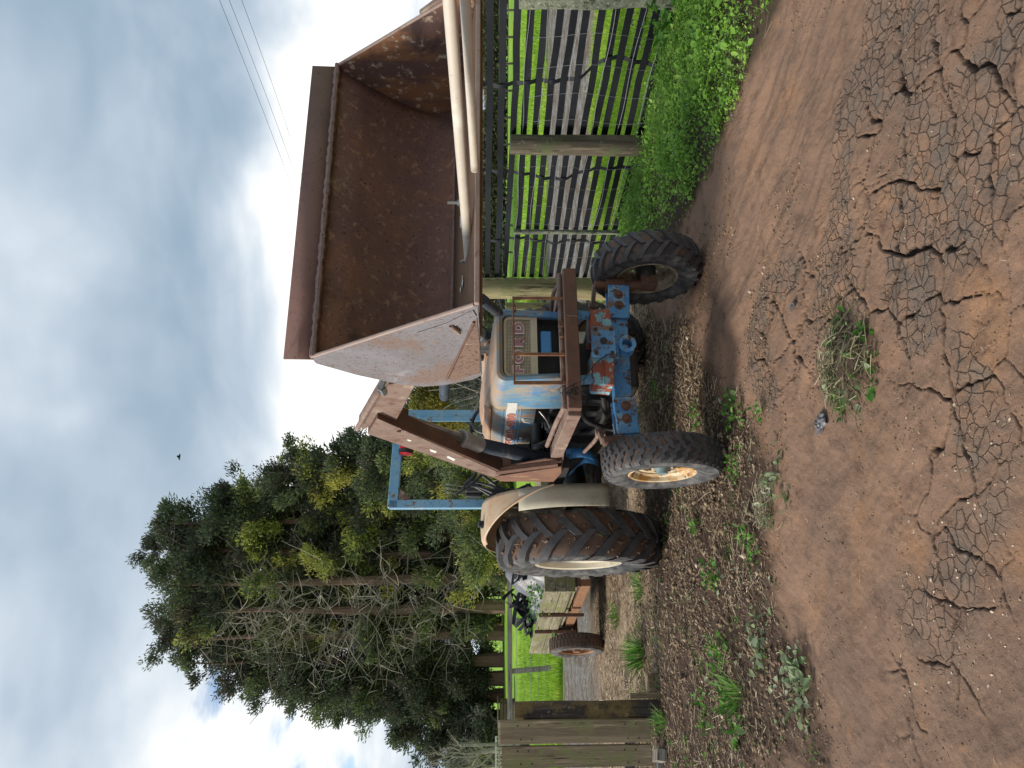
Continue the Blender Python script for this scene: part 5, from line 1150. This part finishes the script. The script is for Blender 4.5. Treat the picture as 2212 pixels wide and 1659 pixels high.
# control valve with levers and hoses on the post by the near fender
vb = part(MB().box((-.40, 2.45, 1.72), (.13, .12, .16)).cyl((-.40, 2.38, 1.80), (-.40, 2.38, 1.64), .03, n=10).cyl((-.34, 2.39, 1.8), (-.34, 2.39, 1.66), .026, n=10).box((-.40, 2.47, 1.5), (.05, .05, .5)), 'control_valve', 'black', bevel=.01)
for x in (-.45, -.41, -.37): part(MB().tube([(x, 2.40, 1.78), (x + .01, 2.37, 1.9), (x + .02, 2.36, 1.97)], .005, 6).cyl((x + .02, 2.36, 1.965), (x + .02, 2.36, 1.99), .010, n=8), 'control_lever', 'steel', vb)
hz = [[(985, 1068), (1000, 1058), (1006, 1045), (1022, 1030), (1030, 1018)], [(996, 1062), (1012, 1052), (1026, 1040), (1040, 1026)], [(1010, 1048), (1035, 1052), (1060, 1062), (1076, 1072), (1088, 1070)], [(1014, 1044), (1040, 1058), (1068, 1074), (1084, 1074)], [(1022, 1040), (1050, 1046), (1082, 1058), (1092, 1064)], [(1030, 1016), (1052, 1034), (1078, 1052), (1090, 1058)], [(1086, 1060), (1110, 1060), (1130, 1052), (1146, 1046)], [(1110, 1064), (1126, 1056), (1140, 1046)]]
for i, h in enumerate(hz): part(MB().tube([tl(a, b, 1, 1.75 + .04 * i) for a, b in h], .013, 8, k=6), 'hydraulic_hose', 'hose')
part(MB().tube([tl(1016, 905, 1, 1.3), tl(1028, 928, 1, 1.28), tl(1056, 938, 1, 1.26), tl(1082, 934, 1, 1.24)], .010, 8).tube([tl(1030, 930, 1, 1.3), tl(1056, 950, 1, 1.3), tl(1084, 944, 1, 1.3)], .010, 8), 'hydraulic_hose', 'hose')
part(MB().box(tl(1066, 994, 1, 1.5), (.16, .12, .09)).box(tl(1090, 990, 1, 1.52), (.2, .15, .12)), 'dash_box', 'rust', bevel=.01)
part(MB().cyl(tl(1138, 1050, 1, 1.8), tl(1160, 1058, 1, 1.78), .018, n=10).box(tl(1150, 1062, 1, 1.85), (.06, .1, .1)), 'gear_lever_base', 'engine', bevel=.006)
# blue foot pedals and step under the platform
def pedal(pts, w, nm='pedal'):
    rows = []
    for a, b, ww in pts:
        q = tl(a, b, 0, -.42); rows.append([V3((-.42 - .0, q.y, q.z)), V3((-.42 + ww, q.y - .0, q.z + .0))])
    part(MB().grid(rows), nm, 'blue_clean', thick=.010)
pedal([(1222, 1035, .10), (1236, 1024, .10), (1245, 1010, .10), (1262, 1000, .09), (1282, 1002, .08), (1293, 1010, .06)], .1)
pedal([(1224, 992, .08), (1236, 990, .09), (1255, 987, .08), (1275, 990, .06), (1290, 998, .05)], .1)
q0 = [(1222, 1036), (1222, 1002), (1233, 1002), (1234, 1010), (1226, 1034)]; part(MB().prism([V3((-.43, tl(a, b, 0, -.43).y, tl(a, b, 0, -.43).z)) for a, b in q0], (.012, 0, 0)), 'pedal_plate', 'blue_clean', bevel=.002)
q0 = [(1224, 992), (1225, 981), (1233, 979), (1236, 986), (1236, 992)]; part(MB().prism([V3((-.43, tl(a, b, 0, -.43).y, tl(a, b, 0, -.43).z)) for a, b in q0], (.012, 0, 0)), 'pedal_plate', 'blue_clean', bevel=.002)
part(MB().tube([tl(1262, 1002, 0, -.38), tl(1266, 1020, 0, -.38), tl(1276, 1036, 0, -.38), tl(1272, 1056, 0, -.38)], .016, 8), 'brake_rod', 'blue')
part(MB().box((-.42, 1.72, .60), (.30, .4, .02)).beam((-.3, 1.5, .64), (-.58, 1.5, .62), .05, .04), 'foot_step', 'engine', bevel=.004)
part(MB().prism([tl(1305, 1062, 1, 2.7), tl(1305, 1078, 1, 2.7), tl(1270, 1100, 1, 2.7), tl(1262, 1092, 1, 2.7)], (.0, .25, 0)), 'linkage_bracket', 'red_blue', bevel=.006)
part(MB().box((-.35, 2.75, .52), (.42, .1, .14)), 'drawbar_box', 'rim_rust', bevel=.01)

# ================================================================== loose things lying in the bucket
def pole(label, a, Ya, b, Yb, r, seed):
    A = atY(a[0], a[1], Ya); B = atY(b[0], b[1], Yb); B = A + (B - A) * 1.12; d = B - A; rr = random.Random(seed); mb = MB()
    pts = [A + d * t for t in (0, .2, .4, .6, .8, 1)]
    o = mb.tube(pts, r, 18).build('plastic_pipe', M['pipe'], angle=50); tag(o, label, 'pipe', 'grimy white pipes lying in the bucket')
    return o, A, d
o1, A1, d1 = pole('thicker white pipe with bolts lying foremost in the bucket', (1014, 577), 3.38, (971, 0), 2.12, .0195, 1)
for t, l in ((.03, .022), (.30, .05)):
    c = A1 + d1 * t + V3((0, 0, .016)); MB().cyl((0, 0, 0), (0, 0, l), .006, n=8).cyl((0, 0, .0), (0, 0, .012), .012, n=6).build('bolt', M['steel'], o1, loc=c)
pole('thinner white pipe partly hidden behind the bolted one', (1026, 366), 2.98, (1005, 0), 2.20, .0165, 2)
# ================================================================== ground litter and plants
def on_ground(x, y, lift=0): 
    c, _ = cracks(x, y); mu, wd, *_r = masks(x, y)
    return np.stack([x, y, height(x, y) + c * (1 - mu) * (1 - wd) * sstep(7, 6, y) + lift], -1)
def straw():
    out = []
    def field(n, xr, yr, mk, L, W, tl0, tl1, pit=.25, lift=.004, wmul=1.0, pw=1.0):
        x = U(n, *xr); y = yr[0] + (yr[1] - yr[0]) * U(n) ** pw; m_ = mk(x, y) * (.08 + .92 * sstep(.36, .60, fbm(x * 1.9, y * 1.9, 71, 4))) > U(n); x, y = x[m_], y[m_]; k = len(x)
        ln = U(k, *L) * (.5 + U(k) ** 2); P = on_ground(x, y, lift + U(k, 0, .012))
        t = np.clip(U(k) ** 1.3 * (tl1 - tl0) + tl0, 0, 1)
        out.append(sticks(P, ln, U(k, *W) * wmul, U(k, 0, 6.28), rng.normal(0, pit, k), t))
    mm = lambda x, y: masks(x, y)[0] * (1 - masks(x, y)[3]) * (x < fence_x(y))
    field(46000, (-4.2, 1.4), (3.5, 8.2), mm, (.015, .06), (.0018, .0042), .0, .95, .3)
    field(15000, (-4.2, 1.4), (3.5, 8.2), mm, (.05, .15), (.0022, .0045), .3, 1, .22)
    field(40000, (-6.5, 2.2), (6.6, 13), lambda x, y: masks(x, y)[2] * mm(x, y), (.05, .14), (.004, .0075), .45, 1, .3)
    field(2500, (-2.2, 2.2), (2.0, 5.2), lambda x, y: 1 - masks(x, y)[0] + 0 * x, (.006, .03), (.0012, .0026), .3, .95, .1, .002)
    field(1500, (.8, 2.6), (4.0, 8.0), lambda x, y: sstep(.28, .05, np.abs(y - np.interp(x, GX, GY))), (.05, .16), (.002, .004), .5, 1, .3)
    V, F, T = join(out); tag(np_mesh('straw_litter', V, F, M['straw'], None, dict(tint=T)), 'dry straw and bark litter strewn over the yard', 'straw', kind='stuff')
straw()
def clods():
    n = 17000; x = np.concatenate([U(9000, -4, 1.4), U(n - 9000, -2.2, 2.2)]); y = np.concatenate([U(9000, 3.4, 8), 2.0 + 4.5 * U(n - 9000) ** 1.3])
    keep = (x < fence_x(y)) & (masks(x, y)[1] < .3) & (U(n) < masks(x, y)[0] + sstep(.48, .66, fbm(x * 2.2, y * 2.2, 91, 4))); x, y = x[keep], y[keep]; n = len(x)
    mu = masks(x, y)[0]; s = U(n, .002, .006) * (1 + 2.2 * mu * U(n) ** 3 + .8 * U(n) ** 6); s *= np.clip(y / 3.2, .75, 1.6)
    P = on_ground(x, y, 0) + np.stack([0 * x, 0 * x, s * .3], -1)
    O = np.array([[1, 0, 0], [0, 1, 0], [-1, 0, 0], [0, -1, 0], [0, 0, .8], [0, 0, -.8]]); V = P[:, None, :] + O[None] * (s[:, None, None] * U(n * 18, .6, 1.3).reshape(n, 6, 3))
    f = np.array([[0, 1, 4], [1, 2, 4], [2, 3, 4], [3, 0, 4], [1, 0, 5], [2, 1, 5], [3, 2, 5], [0, 3, 5]]); F = (np.arange(n)[:, None, None] * 6 + f[None]).reshape(-1, 3)
    T = np.where(U(n) < .035, U(n, .5, 1), U(n, .05, .40)); tag(np_mesh('soil_crumbs', V.reshape(-1, 3), F, M['chips'], None, dict(tint=np.repeat(T, 6))), 'soil crumbs and pale wood chips on the dirt', 'soil', kind='stuff')
clods()
def chickweed():
    n = 120000; y = U(n, 3.4, 8.6); x = U(n, .9, 4.2); d = y - np.interp(x, GX, GY) + (fbm(x * 3, y * 3, 81, 3) - .5) * .35
    fx = fence_x(y); ok = (d > -.10) & (x < fx + .35) & (y < 9) & (U(n) < (.25 + .75 * sstep(.34, .54, fbm(x * 3, y * 3, 85, 4))) * sstep(-.12, .40, d) ** .7) & ~((y > 6.3) & (U(n) < .55)); x, y, d = x[ok], y[ok], d[ok]; k = len(x)
    hgt = (.035 + .15 * sstep(0, .9, d) * (.35 + fbm(x * 2.6, y * 2.6, 83, 3))) * np.where(y > 6.4, .6, 1); P = on_ground(x, y); P[:, 2] += hgt * (.25 + .75 * U(k) ** .5)
    t = np.clip(fbm(x * 4, y * 4, 87, 3) * 1.1 - .1 + rng.normal(0, .16, k), 0, .94); fl = U(k) < .05; t = np.where(fl, .98, t)
    L = np.where(fl, U(k, .008, .012), np.where(U(k) < .08, U(k, .04, .065), U(k, .012, .032))); V, F, T = leaves(P, L, L * U(k, .5, .8), U(k, 0, 6.28), U(k, -.3, .9), U(k, -.6, .6), t)
    sk = 7000; i = rng.integers(0, k, sk); Vs, Fs, Ts = sticks(P[i] - np.array([0, 0, .03]), U(sk, .05, .11), U(sk, .002, .003), U(sk, 0, 6.28), U(sk, .2, 1.4), np.where(U(sk) < .8, U(sk, .3, .6), .5))
    V, F, T = join([(V, F, T), (Vs, Fs, Ts)]); tag(np_mesh('ground_cover', V, F, M['chick'], None, dict(tint=T)), 'bright green flowering chickweed along the strap fence', 'ground cover', kind='stuff')
chickweed()
def weed(label, px, py, rad, hgt, n, leaf, mat='weed', blades=False, group='weeds sprouting in the yard', name='weed_clump', trange=(.1, .95), at=None):
    g = V3((0, 5, 0)) if at else gnd(px, py); z = gz(g.x, g.y)
    if at: g, z = V3(at), at[2]
    root = empty(name, (g.x, g.y, z)); tag(root, label, 'weed', group)
    if blades:
        a = U(n, 0, 6.28); P = np.stack([np.cos(a), np.sin(a), 0 * a], -1) * (rad * .5 * U(n) ** .7)[:, None]
        V, F, T = leaves(P, hgt * U(n, .6, 1.3), U(n, .008, .016), a + rng.normal(0, .5, n), U(n, .45, 1.35), rng.normal(0, .3, n), U(n, *trange))
    else:
        c = rng.normal(0, rad * .45, (max(3, n // 9), 2)); k = rng.integers(0, len(c), n); P = np.stack([c[k, 0] + rng.normal(0, leaf * .8, n), c[k, 1] + rng.normal(0, leaf * .8, n), hgt * (.15 + .85 * U(n))], -1)
        yaw = np.arctan2(P[:, 1], P[:, 0]) + rng.normal(0, .9, n); L = leaf * U(n, .55, 1.35)
        V, F, T = leaves(P, L, L * U(n, .45, .75), yaw, rng.normal(.15, .5, n), rng.normal(0, .5, n), U(n, *trange))
    np_mesh('leaves', V, F, M[mat], root, dict(tint=T))
    ns = max(10, n // 7); Vs, Fs, Ts = sticks(np.stack([rng.normal(0, rad * .4, ns), rng.normal(0, rad * .4, ns), U(ns, .005, hgt * .6)], -1), U(ns, .03, .04 + hgt), U(ns, .002, .004), U(ns, 0, 6.28), rng.normal(.4, .5, ns), U(ns, .1, .9))
    np_mesh('stems', Vs, Fs, M['stem'], root, dict(tint=Ts)); return root
for a in [
    ('small green weed in the straw beneath the front axle', 1390, 885, .10, .10, 40, .03),
    ('green sprig behind the near front tyre in straw shadow', 1425, 838, .13, .07, 46, .035),
    ('bright leafy weed just right of the near front tyre', 1512, 890, .10, .08, 40, .035),
    ('pale green weed patch at the edge of the litter below the axle', 1590, 890, .16, .06, 70, .04),
    ('scraggly weed between the front tyre and the uprooted pile', 1650, 868, .10, .05, 34, .035),
    ('light green weed right below the near front tyre', 1590, 1010, .12, .06, 40, .038),
    ('small bright weed left of the near front tyre', 1512, 1142, .11, .07, 44, .04),
    ('dark green weed at the border of litter and dirt', 1628, 1180, .13, .06, 50, .04),
    ('leafy weed in the middle of the brown litter', 1545, 1260, .14, .08, 60, .04),
    ('broad-leaved weed strip on the open litter', 1566, 1420, .2, .09, 90, .045),
    ('yellow-green weed near the gate end of the litter', 1540, 1545, .12, .10, 56, .04),
    ('lush sprawling weed below the dark gate post', 1600, 1560, .13, .08, 50, .05)]: weed(*a)
for a in [
    ('low green grass tuft in the straw behind the rear tyre', 1336, 1330, .25, .16, 60, .05),
    ('green grass patch at the front corner of the trailer', 1388, 1268, .25, .14, 70, .05),
    ('tall lush grass tuft standing in straw below the trailer wheel', 1392, 1412, .22, .26, 130, .05),
    ('long-bladed grass clump lying on the brown litter', 1602, 1500, .14, .20, 46, .05),
    ('thin grass tuft at the foot of the dark gate post', 1436, 1560, .12, .16, 44, .05)]: weed(*a, blades=True)
for a in [
    ('wilted pale leaves in a row on the dirt edge', 1740, 1500, .15, .05, 60, .05, 'wilted'),
    ('wilted grey-green leaf bunch ahead of the gate', 1736, 1450, .12, .05, 50, .045, 'wilted'),
    ('wilted sprig below the near front tyre', 1690, 1030, .12, .04, 30, .05, 'wilted'),
    ('wilted leaves beside the pale root clump', 1670, 1085, .10, .05, 30, .05, 'wilted'),
    ('wilted weed trailing over the litter border', 1640, 1395, .16, .05, 44, .05, 'wilted')]: weed(*a, group='wilted weeds pulled onto the dirt')
for a in [
    ('tall big-leaved weed against the strap fence in the chickweed', 1500, 60, .30, .34, 60, .10),
    ('grey-green seeding weed beside the lichen-covered post', 1470, 22, .28, .42, 130, .035, 'greyleaf'),
    ('leafy weed at the foot of the round fence post', 1418, 300, .22, .16, 120, .03)]: weed(*a, group='weeds in the strip by the fence')
W_ = Matrix.Translation((-2.33, 8.6, 0)) @ Matrix.Rotation(R(29.9), 4, 'Z')
weed('bushy green weeds heaped on the trailer beside the grey sheeting', 0, 0, .45, .42, 420, .05, group=None, name='weed_heap', at=tuple(W_ @ V3((.30, 1.25, .64))))
def weed_pile():
    g = gnd(1836, 785); root = empty('uprooted_weed_pile', (g.x, g.y, gz(g.x, g.y))); tag(root, 'heap of uprooted weeds and tangled stems on the bare dirt', 'weed pile')
    rr = random.Random(12); mb = MB(); tints = []
    for i in range(260):
        r_ = .17 * rr.random() ** .6 * (1.5 if i % 5 == 0 else 1); a = rr.uniform(0, 6.28); c = V3((r_ * math.cos(a) * 1.05 + .03 * math.sin(a * 3), r_ * math.sin(a) * 1.0 + .04 * math.cos(a * 2), .012 + .14 * max(0, 1 - r_ / .20) * rr.random())); d = rr.uniform(0, 6.28); L = rr.uniform(.05, .17) * (1.8 if i < 22 else 1)
        e = V3((math.cos(d), math.sin(d), rr.gauss(0, .3))) * L / 2; pts = [c - e, c + V3((rr.gauss(0, .014), rr.gauss(0, .014), rr.uniform(.0, .022))), c + e]
        for p in pts: p.z = max(p.z, .004)
        n0 = len(mb.v); mb.tube(pts, rr.uniform(.0013, .0034), 5, .0012, k=4); tints += [rr.random() ** 1.5] * (len(mb.v) - n0)
    o = mb.build('stems', M['stem'], root); at = o.data.attributes.new('tint', 'FLOAT', 'POINT'); at.data.foreach_set('value', np.array(tints, dtype=np.float32))
    n = 120; a = rng.choice([.4, 2.3, 2.9, 4.6, 5.5], n) + rng.normal(0, .3, n); r_ = .24 * U(n) ** .45; P = np.stack([r_ * np.cos(a), r_ * np.sin(a), .01 + .11 * np.clip(1 - r_ / .21, 0, 1) * U(n)], -1); L = U(n, .018, .05); V, F, T = leaves(P, L, L * U(n, .5, .85), a + rng.normal(0, .8, n), rng.normal(0, .4, n), rng.normal(0, .6, n), U(n, 0, .7))
    np_mesh('leaves', V, F, M['weed'], root, dict(tint=T))
    n = 60; a = U(n, 0, 6.28); r_ = .2 * U(n) ** .4; P = np.stack([r_ * np.cos(a), r_ * np.sin(a), .01 + .04 * U(n)], -1); L = U(n, .02, .045); V, F, T = leaves(P, L, L * .7, a, rng.normal(0, .3, n), rng.normal(0, .6, n), U(n, 0, 1)); np_mesh('wilted_leaves', V, F, M['wilted'], root, dict(tint=T))
    cl = MB(); rows = []
    for i in range(9):
        rows.append([V3((.13 * math.cos(b) * math.sin(i / 8 * 1.57) * (1 + .25 * mnoise.noise(V3((b, i * .5, 2)))), .13 * math.sin(b) * math.sin(i / 8 * 1.57), .055 * math.cos(i / 8 * 1.57))) for b in [2 * math.pi * j / 18 for j in range(18)]])
    cl.grid(rows, closed=True); part(cl, 'soil_clod', 'soil', root)
M['soil'] = surf('dark_root_soil', (.07, .045, .032), (.11, .07, .048), 22, .95, bump=.9, bscale=60, bdist=.01)
weed_pile()
def scrap(label, px, py, sx, sy, mat, seed, name='plastic_scrap', cat='scrap', h=.03):
    g = gnd(px, py); rows = []
    for i in range(14): rows.append([V3(((i / 13 - .5) * sx + .01 * mnoise.noise(V3((i * .6, j * .6, seed))), (j / 13 - .5) * sy + .012 * mnoise.noise(V3((i * .5, j * .7, seed + 3))), .008 + h * abs(mnoise.noise(V3((i * .45, j * .45, seed + 7)))))) for j in range(14)])
    o = MB().grid(rows).build(name, M[mat], angle=60, thick=.002, loc=(g.x, g.y, gz(g.x, g.y))); o.rotation_euler.z = seed; tag(o, label, cat)
scrap('crumpled black plastic scrap next to the uprooted weeds', 1782, 915, .11, .07, 'bale_wrap', 2.2)
scrap('small torn grey plastic piece on the cracked dirt', 1716, 662, .05, .03, 'bale_wrap', 5.1, h=.02)
def roots():
    g = gnd(1655, 1090); root = empty('root_clump', (g.x, g.y, gz(g.x, g.y))); tag(root, 'pale matted root clump on the litter edge', 'root clump'); rr = random.Random(5); mb = MB(); tn = []
    for i in range(110):
        a = rr.uniform(0, 6.28); r_ = .10 * rr.random() ** .5; c = V3((r_ * math.cos(a) * 1.6, r_ * math.sin(a), .01 + .035 * rr.random())); d = rr.uniform(0, 6.28); e = V3((math.cos(d), math.sin(d), rr.gauss(0, .2))) * rr.uniform(.02, .06)
        n0 = len(mb.v); mb.tube([c - e, c + V3((rr.gauss(0, .012), rr.gauss(0, .012), .008)), c + e], .0012, 4, k=3); tn += [.5 + .5 * rr.random()] * (len(mb.v) - n0)
    o = mb.build('roots', M['stem'], root); o.data.attributes.new('tint', 'FLOAT', 'POINT').data.foreach_set('value', np.array(tn, dtype=np.float32))
roots()
def fallen():
    n = 150; px = rng.uniform(1400, 1800, n); py = rng.uniform(700, 1650, n); P = []; 
    for a, b in zip(px, py):
        g = gnd(a, b); P.append((g.x, g.y))
    P = np.array(P); k = masks(P[:, 0], P[:, 1])[0] > .3; P = P[k]; n = len(P); Q = on_ground(P[:, 0], P[:, 1], .012); L = U(n, .025, .06)
    V, F, T = leaves(Q, L, L * U(n, .4, .8), U(n, 0, 6.28), rng.normal(0, .2, n), rng.normal(0, .4, n), U(n, .3, 1)); tag(np_mesh('fallen_leaves', V, F, M['wilted'], None, dict(tint=T)), 'wilted leaves strewn across the brown litter', 'leaves', kind='stuff')
fallen()
def seedlings():
    c = 330; x = U(c, -3.6, .9); y = U(c, 3.5, 8.5); k = (masks(x, y)[0] > .5) & (fbm(x * 1.6, y * 1.6, 95, 3) > .44); x, y = x[k], y[k]; P = on_ground(x, y, .008); n = len(x) * 14; i = np.repeat(np.arange(len(x)), 14)
    Q = P[i] + np.stack([rng.normal(0, .035, n), rng.normal(0, .035, n), U(n, 0, .03)], -1); L = U(n, .012, .03); V, F, T = leaves(Q, L, L * U(n, .4, .8), U(n, 0, 6.28), rng.normal(.2, .4, n), rng.normal(0, .4, n), np.clip(np.repeat(U(len(x)), 14) * .8 + rng.normal(0, .1, n), 0, 1))
    tag(np_mesh('seedlings', V, F, M['weed'], None, dict(tint=T)), 'tiny green seedlings speckling the brown litter', 'seedlings', kind='stuff')
seedlings()
def bark_chips():
    n = 130; a = rng.uniform(1950, 2205, n); b = rng.uniform(850, 1500, n); P = np.array([tuple(gnd(p, q))[:2] for p, q in zip(a, b)]); Q = on_ground(P[:, 0], P[:, 1], .003); L = U(n, .006, .016)
    V, F, T = leaves(Q, L, L * U(n, .4, .8), U(n, 0, 6.28), rng.normal(0, .2, n), rng.normal(0, .3, n), U(n, .6, 1)); tag(np_mesh('pale_chips', V, F, M['chips'], None, dict(tint=T)), 'pale wood chips scattered on the near dirt', 'chips', kind='stuff')
bark_chips()
